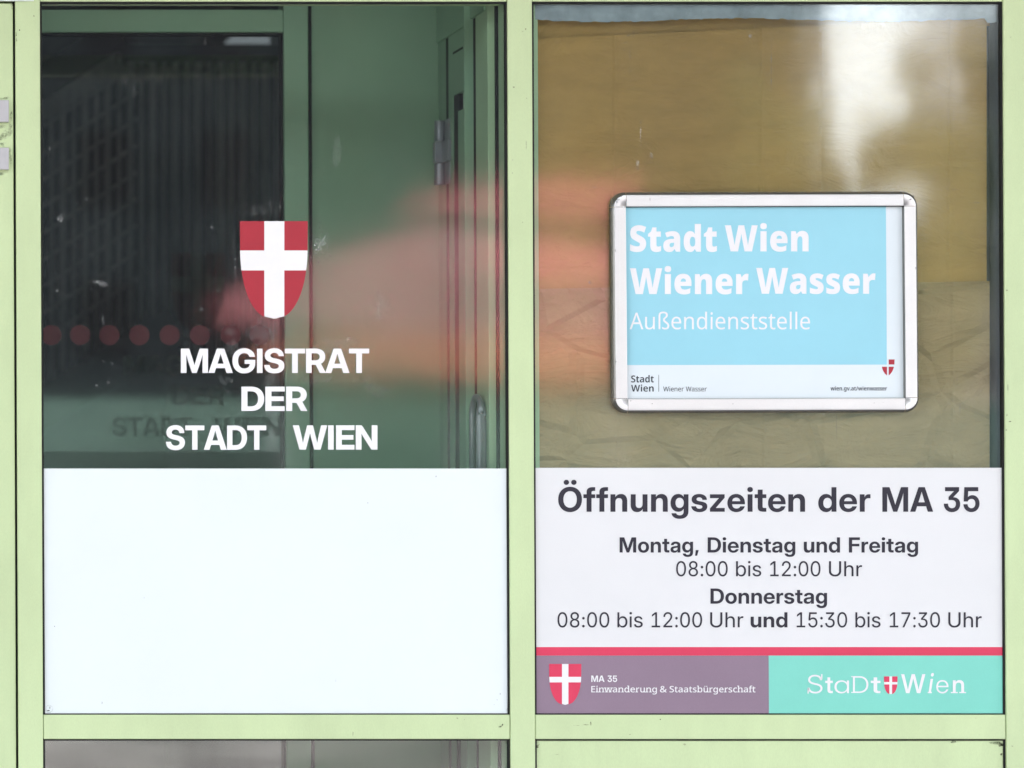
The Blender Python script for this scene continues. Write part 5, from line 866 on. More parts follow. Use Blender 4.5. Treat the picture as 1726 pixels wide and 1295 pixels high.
oh = thing('opening_hours_sign', P(1297, 1203, YF), 'white printed opening hours notice with purple and turquoise footer on the right window', 'notice')
sheet('sheet', SHEET, 900.3, 788.8, 1691.4, 1202.8, YF, oh)
sheet('red_stripe', REDP, 900.5, 1091, 1691.2, 1105.2, YF - 0.0004, oh, 0.0003)
fp = sheet('footer_panel', PURPLE, 900.5, 1105.3, 1293.2, 1202.6, YF - 0.0004, oh, 0.0003)
tag(fp, 'purple grey footer panel')
ft = sheet('footer_panel', TURQ, 1293.3, 1105.3, 1691.2, 1202.6, YF - 0.0004, oh, 0.0003)
tag(ft, 'turquoise footer panel')
LT = at(YF - 0.0005)
LINES = (
    (('Öffnungszeiten', 'bold', 940.9, 1357, 862.8, 41.4), ('der', 'bold', 1379.3, 1467.3, 862.8, 41.4), ('MA', 'bold', 1487.3, 1573, 862.8, 41.4), ('35', 'bold', 1590.8, 1651.1, 862.8, 41.4)),
    (('Montag,', 'bold', 1044.4, 1177.7, 931.6, 25.6), ('Dienstag', 'bold', 1192.8, 1340.6, 931.6, 25.6), ('und', 'bold', 1354.9, 1415.9, 931.6, 25.6), ('Freitag', 'bold', 1430.9, 1547.5, 931.6, 25.6)),
    (('08:00', 'text', 1139.7, 1226.6, 971.6, 25.4), ('bis', 'text', 1240.6, 1283.2, 971.6, 25.4), ('12:00', 'text', 1298.2, 1383, 971.6, 25.4), ('Uhr', 'text', 1397.3, 1453, 971.6, 25.4)),
    (('Donnerstag', 'bold', 1197.6, 1394.1, 1017.8, 25.6),),
    (('08:00', 'text', 939.7, 1027, 1057.7, 25.4), ('bis', 'text', 1040.7, 1083.4, 1057.7, 25.4), ('12:00', 'text', 1098.4, 1183.5, 1057.7, 25.4), ('Uhr', 'text', 1197, 1253, 1057.7, 25.4), ('und', 'bold', 1265.3, 1327.3, 1057.7, 25.4),
     ('15:30', 'text', 1342.9, 1427.9, 1057.7, 25.4), ('bis', 'text', 1441.8, 1484.2, 1057.7, 25.4), ('17:30', 'text', 1499.8, 1584.4, 1057.7, 25.4), ('Uhr', 'text', 1598.5, 1654.6, 1057.7, 25.4)))
for ln in LINES:
    mb = MB()
    for s, f, x0, x1, b, c in ln:
        word(mb, s, f, x0, x1, b, c, LT)
    mb.build('text_line', INK, oh)
LT2 = at(YF - 0.0009)
mb = MB()
word(mb, 'MA', 'bold', 996.6, 1019, 1149.7, 10.8, LT2)
word(mb, '35', 'bold', 1024, 1040.2, 1149.7, 10.8, LT2)
word(mb, 'Einwanderung', 'slab', 996.6, 1107.2, 1167.2, 10.6, LT2, serif=80)
word(mb, '&', 'slab', 1112.4, 1124.1, 1167.2, 10.6, LT2)
word(mb, 'Staatsbürgerschaft', 'slab', 1128.6, 1273.3, 1167.2, 10.6, LT2, serif=80)
mb.build('text_line', WHITEP, oh)
mb = MB()
word(mb, 'S', 'thin', 1361.4, 1386.3, 1168.6, 30.5, LT2)
mb.add([LT2(*p) for p in ((1384.0, 1136.5), (1384.0, 1145.5), (1386.3, 1145.5), (1386.3, 1136.5))], [(0, 1, 2, 3)])
mb.add([LT2(*p) for p in ((1361.0, 1160), (1361.0, 1169.2), (1363.3, 1169.2), (1363.3, 1160))], [(0, 1, 2, 3)])
word(mb, 't', 'logo', 1391, 1403.7, 1168.6, 29.5, LT2)
word(mb, 'ɑ', 'thin', 1406.4, 1431, 1168.6, 30, LT2)
word(mb, 'D', 'thin', 1434.8, 1463.6, 1168.3, 28.4, LT2, serif=60)
word(mb, 't', 'logo', 1467.8, 1484, 1168.6, 29.5, LT2)
mb.build('logo_lettering', WHITEP, oh)
mb = MB()
word(mb, 'W', 'logo', 1518.8, 1559.8, 1168.6, 32, LT2)
word(mb, 'i', 'logo', 1563.4, 1574.2, 1168.6, 34, LT2, shear=0.2, serif=40)
word(mb, 'e', 'thin', 1578, 1598.7, 1168.6, 30.5, LT2)
word(mb, 'n', 'logo', 1602.7, 1628.4, 1168.6, 30.5, LT2, serif=80)
mb.build('logo_lettering', WHITEP, oh)
for k, (x0, y0, ww, hh) in enumerate(((925.6, 1119.4, 54.2, 69.0), (1490.0, 1140.4, 22.8, 30.0))):
    em = thing('coat_of_arms', P(x0, y0, YF), None, None)
    em.location = em.location - origin(oh)
    em.parent = oh
    arms(em, 'red_field', lambda u, v: P(x0 + ww * u, y0 + hh * v, YF - 0.0009), lambda u, v: P(x0 + ww * u, y0 + hh * v, YF - 0.0011), (0.40, 0.60), (0.315, 0.45), REDP, WHITEP)

# ------------------------------------------------------------------ the snap frame sign
YS = YG - 0.0125                       # its front face stands proud of the glass
sf = thing('framed_sign', P(1290, 697, YG), 'aluminium snap frame with rounded corners holding a sky blue office sign', 'sign')


def SP(u, v, h):
    """sign coordinates in photo pixels from its outer top left corner (as seen on the front face), h above the glass in metres"""
    q = P(1030.2 + u + 0.0085 * v, 323.8 + v - 0.0030 * u, YS)
    return Vector((q.x, YG - h, q.z))


SW, SH, CR = 518.5, 373.5, 24.0
PROF = ((0, 0.0002), (0, 0.0040), (0.9, 0.0076), (2.8, 0.0103), (5.2, 0.0119), (7.0, 0.0125), (23.2, 0.0127), (24.6, 0.0120), (25.2, 0.0040))


def rail_part(a, b, side):
    mb = MB()
    rows = []
    for end in (a, b):
        row = []
        for u, h in PROF:
            if side == 'top':
                row.append(SP(end, u, h))
            elif side == 'bottom':
                row.append(SP(end, SH - u, h))
            elif side == 'left':
                row.append(SP(u, end, h))
            else:
                row.append(SP(SW - u, end, h))
        rows.append(row)
    n = len(PROF)
    for i in range(n - 1):
        mb.add([rows[0][i], rows[0][i + 1], rows[1][i + 1], rows[1][i]], [(0, 1, 2, 3)], 1 if i < 4 or i == n - 2 else 0)
    return mb


G_ = 0.7
for side, a, b in (('top', CR + G_ + 1, SW - CR - G_ - 1), ('bottom', CR + G_ + 1, SW - CR - G_ - 1), ('left', CR + G_ + 1, SH - CR - G_ - 1), ('right', CR + G_ + 1, SH - CR - G_ - 1)):
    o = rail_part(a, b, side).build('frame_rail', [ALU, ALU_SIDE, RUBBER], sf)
for cu, cv, a0 in ((CR + 1, CR + 1, 180), (SW - CR - 1, CR + 1, 270), (SW - CR - 1, SH - CR - 1, 0), (CR + 1, SH - CR - 1, 90)):
    mb = MB()
    n = len(PROF)
    m = 14
    vs = []
    for k in range(m + 1):
        t = R(a0 + 90 * k / m)
        for u, h in PROF[:-2] + ((CR - 1, 0.0126), (CR + 0.9, 0.0124)):
            r = max(CR + 1 - u, 0.01)
            vs.append(SP(cu + r * math.cos(t), cv + r * math.sin(t), h))
    mb.add(vs, [(k * n + i, k * n + i + 1, (k + 1) * n + i + 1, (k + 1) * n + i) for k in range(m) for i in range(n - 1) if i >= 4])
    mb.add(vs, [(k * n + i, k * n + i + 1, (k + 1) * n + i + 1, (k + 1) * n + i) for k in range(m) for i in range(4)], 1)
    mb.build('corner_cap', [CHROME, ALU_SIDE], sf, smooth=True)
mb = MB()
mb.add([SP(u, v, h) for h in (0.0005, 0.0030) for u, v in ((12, 12), (12, SH - 12), (SW - 12, SH - 12), (SW - 12, 12))], [(0, 3, 2, 1), (4, 5, 6, 7), (0, 1, 5, 4), (1, 2, 6, 5), (2, 3, 7, 6), (3, 0, 4, 7)])
mb.build('back_board', RUBBER, sf)
po = MB()
HP = 0.0042
po.add([SP(u, v, HP) for u, v in ((23.5, 23.5), (23.5, SH - 23.5), (SW - 23.5, SH - 23.5), (SW - 23.5, 23.5))], [(0, 1, 2, 3)])
po = po.build('poster', POSTER, sf)

mb = MB()
for (u0, v0, u1, v1) in ((24, 24, 25.6, SH - 24), (24, 24, SW - 24, 25.8), (24, SH - 25.2, SW - 24, SH - 24), (SW - 24.6, 24, SW - 24, SH - 24)):
    mb.quad(SP(u0, v0, HP + 0.0008), SP(u0, v1, HP + 0.0008), SP(u1, v1, HP + 0.0008), SP(u1, v0, HP + 0.0008))
mb.build('slot_shade_strip', RUBBER, sf)  # black strips drawn as the shade along the poster's slot


def PS(px, py):
    return P(px, py, YG - HP - 0.0004)


def PS1(px, py):
    return P(px, py, YG - HP - 0.0002)


mb = MB()
mb.add([PS1(1050, 340), PS1(1050.6, 615.6), PS1(1494.8, 614.8), PS1(1493.2, 338)], [(0, 1, 2, 3)])
mb.build('blue_field', BLUE, po)
for ln in ((('Stadt', 'fat', 1061.9, 1208.4, 424.5, 44.0), ('Wien', 'fat', 1221.8, 1363, 424, 44.0)),
           (('Wiener', 'fat', 1061.8, 1261.8, 496, 43.6), ('Wasser', 'fat', 1274.5, 1475.8, 495.4, 43.6)),
           (('Außendienststelle', 'light', 1061.3, 1365.4, 555.2, 27.8),)):
    mb = MB()
    for s, f, x0, x1, b, c in ln:
        word(mb, s, f, x0, x1, b, c, PS)
    mb.build('text_line', WHITEP, po)
mb = MB()
word(mb, 'Stadt', 'small', 1063.8, 1102, 644.8, 11.6, PS)
word(mb, 'Wien', 'small', 1063.8, 1101.8, 660.2, 11.2, PS)
mb.build('small_logo', INK2, po)
mb = MB()
word(mb, 'Wiener', 'light', 1118, 1152.6, 659.9, 8.0, PS)
word(mb, 'Wasser', 'light', 1156, 1191.4, 659.9, 8.0, PS)
mb.add([PS(1110, 632), PS(1110, 660.4), PS(1110.7, 660.4), PS(1110.7, 632)], [(0, 1, 2, 3)])
mb.build('small_text', INK2, po)
mb = MB()
word(mb, 'wien.gv.at/wienwasser', 'small', 1400, 1495.2, 658.4, 6.9, PS)
mb.build('small_text', INK2, po)
mb = MB()
mb.add([PS(1498, 606.1), PS(1498, 614.6), PS(1507.5, 614.6), PS(1507.9, 606.1)], [(0, 1, 2, 3)])
lowl = [(1486.4, 618.4), (1487.4, 622.2), (1489.0, 626), (1491.4, 629.8), (1495.1, 633.2), (1495.1, 618.4)]
mb.add([PS(*p) for p in lowl], [(0, 1, 2, 3, 4, 5)])
lowr = [(1498, 618.4), (1498, 633.2), (1501.6, 629.8), (1504.0, 626), (1505.7, 622.2), (1506.8, 618.4)]
mb.add([PS(*p) for p in lowr], [(0, 1, 2, 3, 4, 5)])
mb.build('coat_of_arms', VINYL_R, po)
gm = MB()
for u, v, a, b in ((12, 13, 5, 1.2), (16, 8, 3, 1), (9, 17, 2, 2), (504, 14, 3, 1.2), (509, 10, 1, 3), (6, 98, 1, 2.4), (5, 286, 1.4, 2), (14, 307, 0.8, 0.7), (30, 352, 1, 0.8), (66, 357, 0.7, 0.7), (202, 358, 0.8, 1), (226, 357, 0.7, 0.7), (440, 357, 1, 0.7), (512, 130, 1, 2), (455, 356, 0.8, 0.8), (65, 12, 0.6, 4)):
    blot(gm, u, v, a, b, 0, 7, 0.5, place=lambda q, s, y: SP(q, s, 0.0131))
tag(gm.build('grime', GRIME, sf), kind='stuff')

# ------------------------------------------------------------------ door at the left edge
dl = thing('metal_door', (X(-300), 0.02, 0), 'pale green metal door with two silver hinges at the left edge', 'door')
xr = X(24.6)
leaf = MB()
leaf.box(X(-1000), xr, 0.0045, 0.04, 0.03, Z(5.0), bev=0.0012)
leaf.build('leaf', PAINT, dl)
mb = MB()
pa = P(21.5, 7.5, 0.004)
pb = P(-70, 99, 0.004)
d_ = Vector((0.0005, 0, 0.0005))
mb.quad(pa + d_, pa - d_, pb - d_, pb + d_)
mb.build('mitre_joint', RUBBER, dl)
for (p0, p1) in ((169.5, 206.5), (249.5, 286.5)):
    h = MB()
    h.box(X(-30), X(15.0, -0.006), -0.0065, 0.0044, Z(p1), Z(p0), bev=0.0008, lean=False)
    h.tube([(X(-22), -0.008, Z(p1)), (X(-22), -0.008, Z(p0))], 0.0075, 16)
    h.build('hinge', HINGE, dl, smooth=False)
gm = MB()
for cx, cy, rx, ry in ((6, 213, 12, 5), (8, 165, 10, 3), (18, 196, 3, 14), (6, 293, 10, 3), (17, 262, 3, 16), (5, 243, 8, 4), (19, 215, 4, 12), (21, 12, 5, 7), (8, 228, 12, 12)):
    for k in range(5):
        blot(gm, cx + random.uniform(-rx, rx) * 0.6, cy + random.uniform(-ry, ry) * 0.6, rx * 0.5, ry * 0.5, 0.0038, 9, 0.5)
tag(gm.build('grime', GRIME_SOFT, dl), kind='stuff')
sl = MB()
sl.box(xr, X(28.4), 0.012, 0.045, 0.03, ZT)
sl.build('seal_strip', RUBBER, dl)
wpz = MB()
wpz.box(X(-420), X(59.8), -0.004, -0.0008, Z(2.6), Z(-160), bev=0.0006)
wpz = wpz.build('sign_plate', FILM, None)
tag(wpz, 'white plate above the door, only its lower edge in view at top left', 'plate')
dh = MB()
dh.box(X(-1000), X(28.2), 0.002, 0.05, Z(1.6), ZT, bev=0.001)
dh.build('door_head', PAINT, dl)

# ------------------------------------------------------------------ brown paper behind the right window
def paper(name, pts, y, mat, wr=0.0016, n=60, m=40, seed=0):
    """wrinkled sheet from four photo corners (top left, bottom left, bottom right, top right) at depth y"""
    rnd = random.Random(seed)
    waves = [(rnd.uniform(3, 26), rnd.uniform(2, 16), rnd.uniform(0, 6.28), rnd.uniform(0.2, 1)) for _ in range(9)]
    mb = MB()
    vs = []
    for j in range(m + 1):
        for i in range(n + 1):
            u, v = i / n, j / m
            px = (pts[0][0] * (1 - v) + pts[1][0] * v) * (1 - u) + (pts[3][0] * (1 - v) + pts[2][0] * v) * u
            py = (pts[0][1] * (1 - u) + pts[3][1] * u) * (1 - v) + (pts[1][1] * (1 - u) + pts[2][1] * u) * v
            dy = sum(c * math.sin(a * u + b * v + p) for a, b, p, c in waves) / 4
            fold = 0
            for fu, fw in ((0.505, 0.0035), (0.637, 0.004), (0.92, 0.003), (0.18, 0.003)):
                fold += 0.9 * math.exp(-((u - fu + 0.003 * v) / fw) ** 2)
            edge = math.exp(-((u - 1) / 0.03) ** 2) * 1.5
            vs.append(P(px, py, y + wr * (dy - fold + edge)))
    mb.add(vs, [(j * (n + 1) + i, (j + 1) * (n + 1) + i, (j + 1) * (n + 1) + i + 1, j * (n + 1) + i + 1) for j in range(m) for i in range(n)])
    return mb.build(name, mat, None, smooth=True)


p1 = paper('paper_sheet', ((899, 66), (898, 500), (1663, 486), (1663, 30)), 0.021, KRAFT, seed=3, n=420, m=50)
tag(p1, 'large brown wrapping paper sheet taped inside the upper right window', 'paper', 'brown paper sheets inside the right window')
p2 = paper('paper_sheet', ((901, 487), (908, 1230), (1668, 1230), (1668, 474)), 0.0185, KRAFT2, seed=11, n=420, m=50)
tag(p2, 'brown paper sheet below the seam, coloured paler for the reflection, behind the sign and the notice', 'paper', 'brown paper sheets inside the right window')
p3 = paper('paper_sheet', ((899, 20), (899, 74), (1668, 44), (1668, 20)), 0.034, KRAFT, seed=5, n=90, m=10)
tag(p3, 'narrow strip of brown paper along the top of the right window', 'paper', 'brown paper sheets inside the right window')
tp = MB()
rnd = random.Random(4)
n = 150
vs = []
for i in range(n + 1):
    px = 902 + (1680 - 902) * i / n
    vs.append(P(px, 8, YG + 0.0072))
    vs.append(P(px, 34 + 3 * math.sin(i * 0.07) + rnd.uniform(-1.2, 1.2) + (6 if i > 146 else 0), YG + 0.0072))
tp.add(vs, [(2 * i, 2 * i + 1, 2 * i + 3, 2 * i + 2) for i in range(n)])
tp = tp.build('adhesive_strip', surface('grey_adhesive', (0.24, 0.30, 0.33), rough=0.6, mottle=0.25, mscale=30, specks=1.0), None)
tag(tp, 'grey blue strip of adhesive tape along the top edge of the right window', 'tape')

# ------------------------------------------------------------------ behind the left window: porch with an inner glass door
YB = 0.5
XW = P(854, VY, 0.008).x
idr = thing('inner_door', (X(300, YB), YB, 0), 'glazed inner door with green frame and a row of red dots, seen through the left window', 'inner door')
fr = MB()
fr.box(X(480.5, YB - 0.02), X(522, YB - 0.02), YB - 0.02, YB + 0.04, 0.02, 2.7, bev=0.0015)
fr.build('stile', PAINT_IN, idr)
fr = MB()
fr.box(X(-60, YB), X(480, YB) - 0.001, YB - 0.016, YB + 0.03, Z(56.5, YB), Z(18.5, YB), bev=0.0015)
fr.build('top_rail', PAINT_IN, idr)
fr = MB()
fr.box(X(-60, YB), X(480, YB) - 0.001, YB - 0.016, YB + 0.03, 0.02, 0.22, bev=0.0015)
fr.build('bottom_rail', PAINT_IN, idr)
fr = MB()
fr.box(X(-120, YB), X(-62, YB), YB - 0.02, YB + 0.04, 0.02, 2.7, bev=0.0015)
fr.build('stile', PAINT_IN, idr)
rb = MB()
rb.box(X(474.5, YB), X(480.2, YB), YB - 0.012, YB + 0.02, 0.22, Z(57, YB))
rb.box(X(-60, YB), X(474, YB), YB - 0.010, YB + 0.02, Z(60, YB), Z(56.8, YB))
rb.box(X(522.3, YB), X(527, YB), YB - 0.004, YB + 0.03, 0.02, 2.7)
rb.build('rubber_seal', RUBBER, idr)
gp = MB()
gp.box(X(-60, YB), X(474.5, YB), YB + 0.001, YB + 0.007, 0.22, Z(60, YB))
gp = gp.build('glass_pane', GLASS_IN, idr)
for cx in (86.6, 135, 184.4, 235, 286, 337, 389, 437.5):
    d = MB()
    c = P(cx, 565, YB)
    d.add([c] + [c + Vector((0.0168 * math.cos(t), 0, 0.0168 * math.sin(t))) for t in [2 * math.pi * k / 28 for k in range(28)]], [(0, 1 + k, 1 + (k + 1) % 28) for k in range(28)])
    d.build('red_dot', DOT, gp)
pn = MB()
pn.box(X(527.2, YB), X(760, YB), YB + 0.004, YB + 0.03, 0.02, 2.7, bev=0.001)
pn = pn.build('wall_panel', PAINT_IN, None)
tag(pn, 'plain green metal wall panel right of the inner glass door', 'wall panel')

# side door on the right wall of the porch, seen edge on
sdv = thing('side_door', (XW, 0.3, 0), 'green side door of the porch seen edge on beside the middle post', 'door')


def wx(off, y):
    return XC + off * S          # x of a plane that stands off pixels right of the camera foot at depth 0


def yat(off, px):
    """depth at which a plane of that offset is seen at px"""
    return D * (off / (px - V0) - 1)


O0 = 1036.0
j = MB()
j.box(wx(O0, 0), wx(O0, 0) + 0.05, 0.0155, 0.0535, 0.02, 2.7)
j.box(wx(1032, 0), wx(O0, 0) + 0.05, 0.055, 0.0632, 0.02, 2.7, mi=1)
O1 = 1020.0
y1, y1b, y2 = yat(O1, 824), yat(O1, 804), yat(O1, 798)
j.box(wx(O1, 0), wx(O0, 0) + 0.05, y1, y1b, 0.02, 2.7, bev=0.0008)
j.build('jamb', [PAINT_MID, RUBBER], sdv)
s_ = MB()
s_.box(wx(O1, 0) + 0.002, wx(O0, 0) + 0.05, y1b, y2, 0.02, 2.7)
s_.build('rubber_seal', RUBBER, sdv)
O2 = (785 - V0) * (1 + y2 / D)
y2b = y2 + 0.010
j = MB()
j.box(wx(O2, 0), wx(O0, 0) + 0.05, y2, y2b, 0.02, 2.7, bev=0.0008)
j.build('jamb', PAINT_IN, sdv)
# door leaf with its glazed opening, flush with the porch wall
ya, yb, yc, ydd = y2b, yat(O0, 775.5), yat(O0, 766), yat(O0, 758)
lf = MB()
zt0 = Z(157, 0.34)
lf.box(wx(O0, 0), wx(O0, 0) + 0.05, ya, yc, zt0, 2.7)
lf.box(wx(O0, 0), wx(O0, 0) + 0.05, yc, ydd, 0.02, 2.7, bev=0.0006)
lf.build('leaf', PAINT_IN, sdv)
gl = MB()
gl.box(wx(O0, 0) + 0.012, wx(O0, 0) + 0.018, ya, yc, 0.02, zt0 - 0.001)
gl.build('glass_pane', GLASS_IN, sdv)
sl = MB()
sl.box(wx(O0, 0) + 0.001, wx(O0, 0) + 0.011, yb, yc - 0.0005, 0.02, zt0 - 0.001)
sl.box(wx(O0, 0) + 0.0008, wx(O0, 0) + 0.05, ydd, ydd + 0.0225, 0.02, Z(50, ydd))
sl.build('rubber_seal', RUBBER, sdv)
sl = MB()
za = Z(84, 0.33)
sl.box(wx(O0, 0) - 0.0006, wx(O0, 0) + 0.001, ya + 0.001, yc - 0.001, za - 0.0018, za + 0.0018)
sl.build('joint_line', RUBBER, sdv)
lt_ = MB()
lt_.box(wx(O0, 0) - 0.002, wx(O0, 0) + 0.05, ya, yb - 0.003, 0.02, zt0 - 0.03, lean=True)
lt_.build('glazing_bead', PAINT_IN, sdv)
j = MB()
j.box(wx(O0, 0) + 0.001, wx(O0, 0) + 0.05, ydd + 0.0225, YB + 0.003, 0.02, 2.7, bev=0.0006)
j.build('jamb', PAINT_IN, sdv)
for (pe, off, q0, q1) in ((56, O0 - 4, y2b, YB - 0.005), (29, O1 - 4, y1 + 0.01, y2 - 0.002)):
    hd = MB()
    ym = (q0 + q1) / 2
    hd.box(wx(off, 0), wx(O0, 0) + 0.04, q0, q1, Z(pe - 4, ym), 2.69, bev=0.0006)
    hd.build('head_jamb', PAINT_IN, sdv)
hi = thing('hinge', (0, 0, 0), None, None)
hi.parent = sdv
hi.location = (0, 0, 0)
yh = 0.455
hc = P(742, 257, yh)
xw_ = wx(O0, 0)
for (p0, p1, kind) in ((204, 239, 'c'), (240, 275, 'b'), (276, 312, 'c')):
    h = MB()
    if kind == 'c':
        h.tube([(hc.x, yh, Z(p1, yh)), (hc.x, yh, Z(p0, yh))], 0.0096, 24)
        h.box(xw_ - 0.003, xw_ + 0.002, 0.405, 0.445, Z(p1, yh), Z(p0, yh), bev=0.0005, lean=False)
    else:
        h.box(hc.x - 0.0105, hc.x + 0.0085, yh - 0.0105, yh + 0.008, Z(p1, yh), Z(p0, yh), bev=0.001, lean=False)
        h.box(xw_ - 0.007, xw_ + 0.002, 0.398, 0.444, Z(p1, yh), Z(p0, yh), bev=0.0006, lean=False)
    h.build('knuckle', STEEL, hi, smooth=False)
# long oval pull handle on the side door
hx = wx(O1, 0)
yh0, yh1 = yat(O1, 822), yat(O1, 805)
ymid, yr = (yh0 + yh1) / 2, (yh1 - yh0) / 2 * 0.92
ring = []
zc0, zc1 = Z(700, ymid), Z(980, ymid)
for k in range(15):
    t = math.pi * k / 14
    ring.append((hx - 0.009, ymid + yr * math.cos(t), zc0 + 0.028 * math.sin(t)))
for k in range(15):
    t = math.pi + math.pi * k / 14
    ring.append((hx - 0.009, ymid + yr * math.cos(t), zc1 + 0.028 * math.sin(t)))
h = MB()
h.tube(ring, 0.0045, 10, closed=True)
ring2 = [(hx - 0.002, ymid + (y - ymid) * 0.72, zc0 - 0.14 + (z - zc0 + 0.14) * 0.95) for x, y, z in ring]
h.tube(ring2, 0.003, 8, closed=True)
h.build('pull_handle', STEEL, sdv, smooth=True)

# ------------------------------------------------------------------ the building round it
bd = thing('building', (0, 2, 0), 'office building whose porch and dark hall are seen through the glass', 'building')
wall_m = surface('render_wall', (0.42, 0.42, 0.38), rough=0.8, mottle=0.1, mscale=1.5)
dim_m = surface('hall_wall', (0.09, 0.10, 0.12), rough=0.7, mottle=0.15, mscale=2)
fl_m = surface('hall_floor', (0.2, 0.2, 0.21), rough=0.35, mottle=0.2, mscale=6)
o = MB()
o.box(-14, 14, 0.01, 9, 2.67, 4.3, lean=False)
o.box(-14, X(-1002), 0.01, 0.3, 0.0, 2.67, lean=False)
o.box(X(1740), 14, 0.01, 0.3, 0.0, 2.67, lean=False)
o.build('facade_wall', wall_m, bd)
o = MB()
o.box(-14, 14, 0.06, 9, -0.02, 0.0, lean=False)
o.build('hall_floor', fl_m, bd)
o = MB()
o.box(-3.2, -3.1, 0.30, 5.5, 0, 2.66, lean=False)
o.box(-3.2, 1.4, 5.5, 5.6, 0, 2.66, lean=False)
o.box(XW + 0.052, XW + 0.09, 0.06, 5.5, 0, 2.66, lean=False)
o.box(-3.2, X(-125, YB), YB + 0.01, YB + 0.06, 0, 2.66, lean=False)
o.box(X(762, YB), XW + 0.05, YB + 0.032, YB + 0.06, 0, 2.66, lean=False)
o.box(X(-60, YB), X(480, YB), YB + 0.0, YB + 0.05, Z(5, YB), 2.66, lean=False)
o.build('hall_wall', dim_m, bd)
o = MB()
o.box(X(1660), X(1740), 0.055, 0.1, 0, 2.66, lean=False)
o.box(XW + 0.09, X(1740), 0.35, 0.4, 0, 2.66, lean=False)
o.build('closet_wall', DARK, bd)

o = MB()
o.box(-14, 14, -1.25, 0.01, 2.75, 2.9, lean=False)  # unseen overhang added to dim the top of the window front
o.build('added_shade_slab', wall_m, bd)

# stair railing in the hall
YR = 2.2
srl = thing('stair_railing', (X(250, YR), YR, 0), 'dark stair railing with mesh infill in the unlit hall behind the inner door', 'railing')
RAIL = surface('dark_railing', (0.05, 0.055, 0.06), rough=0.4, mottle=0.2)
RAIL2 = surface('grey_mesh', (0.75, 0.72, 0.74), rough=0.5, mottle=0.2)
st = MB()


def bar(mb, x0, y0, x1, y1, hw, dep, y=YR, mi=0):
    a, b = P(x0, y0, y), P(x1, y1, y)
    d = (b - a).normalized()
    nrm = Vector((-d.z, 0, d.x)) * hw
    vs = [a + nrm, a - nrm, b - nrm, b + nrm]
    vs += [q + Vector((0, dep, 0)) for q in vs]
    mb.add(vs, [(0, 1, 2, 3), (7, 6, 5, 4), (0, 4, 5, 1), (1, 5, 6, 2), (2, 6, 7, 3), (3, 7, 4, 0)], mi)


bar(st, -60, 225, 200, 52, 0.036, 0.05)
bar(st, 195, 92, 470, 92, 0.024, 0.05, YR + 0.06)
st.build('handrail', RAIL, srl)
st = MB()
bar(st, -60, 268, 215, 86, 0.030, 0.03, YR + 0.08)
st.build('side_plate', RAIL2, srl)
st = MB()
bar(st, -60, 770, 300, 545, 0.045, 0.05)
st.build('stringer', RAIL, srl)
st = MB()
for i in range(24):
    px = 30 + 19 * i
    top = 262 + (80 - 262) * (px + 60) / 275 if px < 215 else 105
    bot = 770 + (545 - 770) * (px + 60) / 360 if px < 300 else 600
    if bot > top:
        bar(st, px, top, px, bot, 0.0042 if i % 2 else 0.007, 0.012, YR + 0.03)
st.build('balusters', RAIL2, srl)
st = MB()
for i in range(9):
    o_ = 45 * i
    bar(st, -60, 300 + o_, 230, 110 + o_, 0.004, 0.008, YR + 0.05)
st.build('mesh_wires', RAIL2, srl)
lm = MB()
lm.box(X(388, 2.9), X(476, 2.9), 2.9, 3.1, Z(74, 2.9), Z(60, 2.9), bev=0.008, lean=False)
lm = lm.build('ceiling_lamp', surface('lamp_diffuser', (0.85, 0.9, 1.0), emit=0.035), None)
tag(lm, 'dim ceiling lamp glowing far back in the hall', 'lamp')

# ------------------------------------------------------------------ the square in front, seen only as reflections
gd = MB()
gd.quad((-400, -400, -0.01), (400, -400, -0.01), (400, 60, -0.01), (-400, 60, -0.01))
gd = gd.build('pavement', surface('pale_paving', (0.30, 0.275, 0.28), rough=0.9, spec=0.1, mottle=0.85, mscale=0.55, bump=0.2, bscale=8), None)
tag(gd, kind='structure')
rdm = MB()
rdm.quad((-400, -11.5, -0.006), (400, -11.5, -0.006), (400, -6.0, -0.006), (-400, -6.0, -0.006))  # strip added to darken the ground reflected in the lower pane
tag(rdm.build('dark_ground_strip', surface('reflection_dark_ground', (0.15, 0.14, 0.142), rough=0.9, spec=0.2, mottle=0.97, mscale=1.5, bump=0.2, bscale=30)), kind='structure')


def RP(px, py, L):
    """point L metres in front of the glass whose mirror image the photograph shows at (px, py)"""
    f = (D + L) / D
    return Vector((XC + (px - V0) * S * f, -L, ZC + (VY - py) * S * f))


PINK = surface('salmon_canvas', (0.27, 0.095, 0.095), rough=0.9, spec=0.1, mottle=0.12, mscale=3)
ORNG = surface('orange_canvas', (0.20, 0.075, 0.035), rough=0.9, spec=0.1, mottle=0.2, mscale=3)
def cloth(name, col, alpha):
    m, t, out = nodes(name)
    df = N(t, 'BsdfDiffuse')
    df.inputs[0].default_value = (*col, 1)
    tr = N(t, 'BsdfTransparent')
    mx = N(t, 'MixShader')
    mx.inputs[0].default_value = alpha
    t.links.new(tr.outputs[0], mx.inputs[1])
    t.links.new(df.outputs[0], mx.inputs[2])
    t.links.new(mx.outputs[0], out.inputs[0])
    return m


PINK = cloth('sheer_salmon_gauze', (0.35, 0.13, 0.15), 0.22)
ROSE = cloth('sheer_rose_gauze', (0.36, 0.09, 0.115), 0.26)
ORNG = cloth('sheer_orange_gauze', (0.32, 0.10, 0.065), 0.24)
ms = thing('reflection_stand_in', (RP(800, VY, 22).x, -22, 0), 'made-up stand-in for an unidentified reflection, a salmon pink awning mirrored in the windows', 'reflection stand-in')  # invented thing, added for a pink reflection of unknown source
L = 22.0


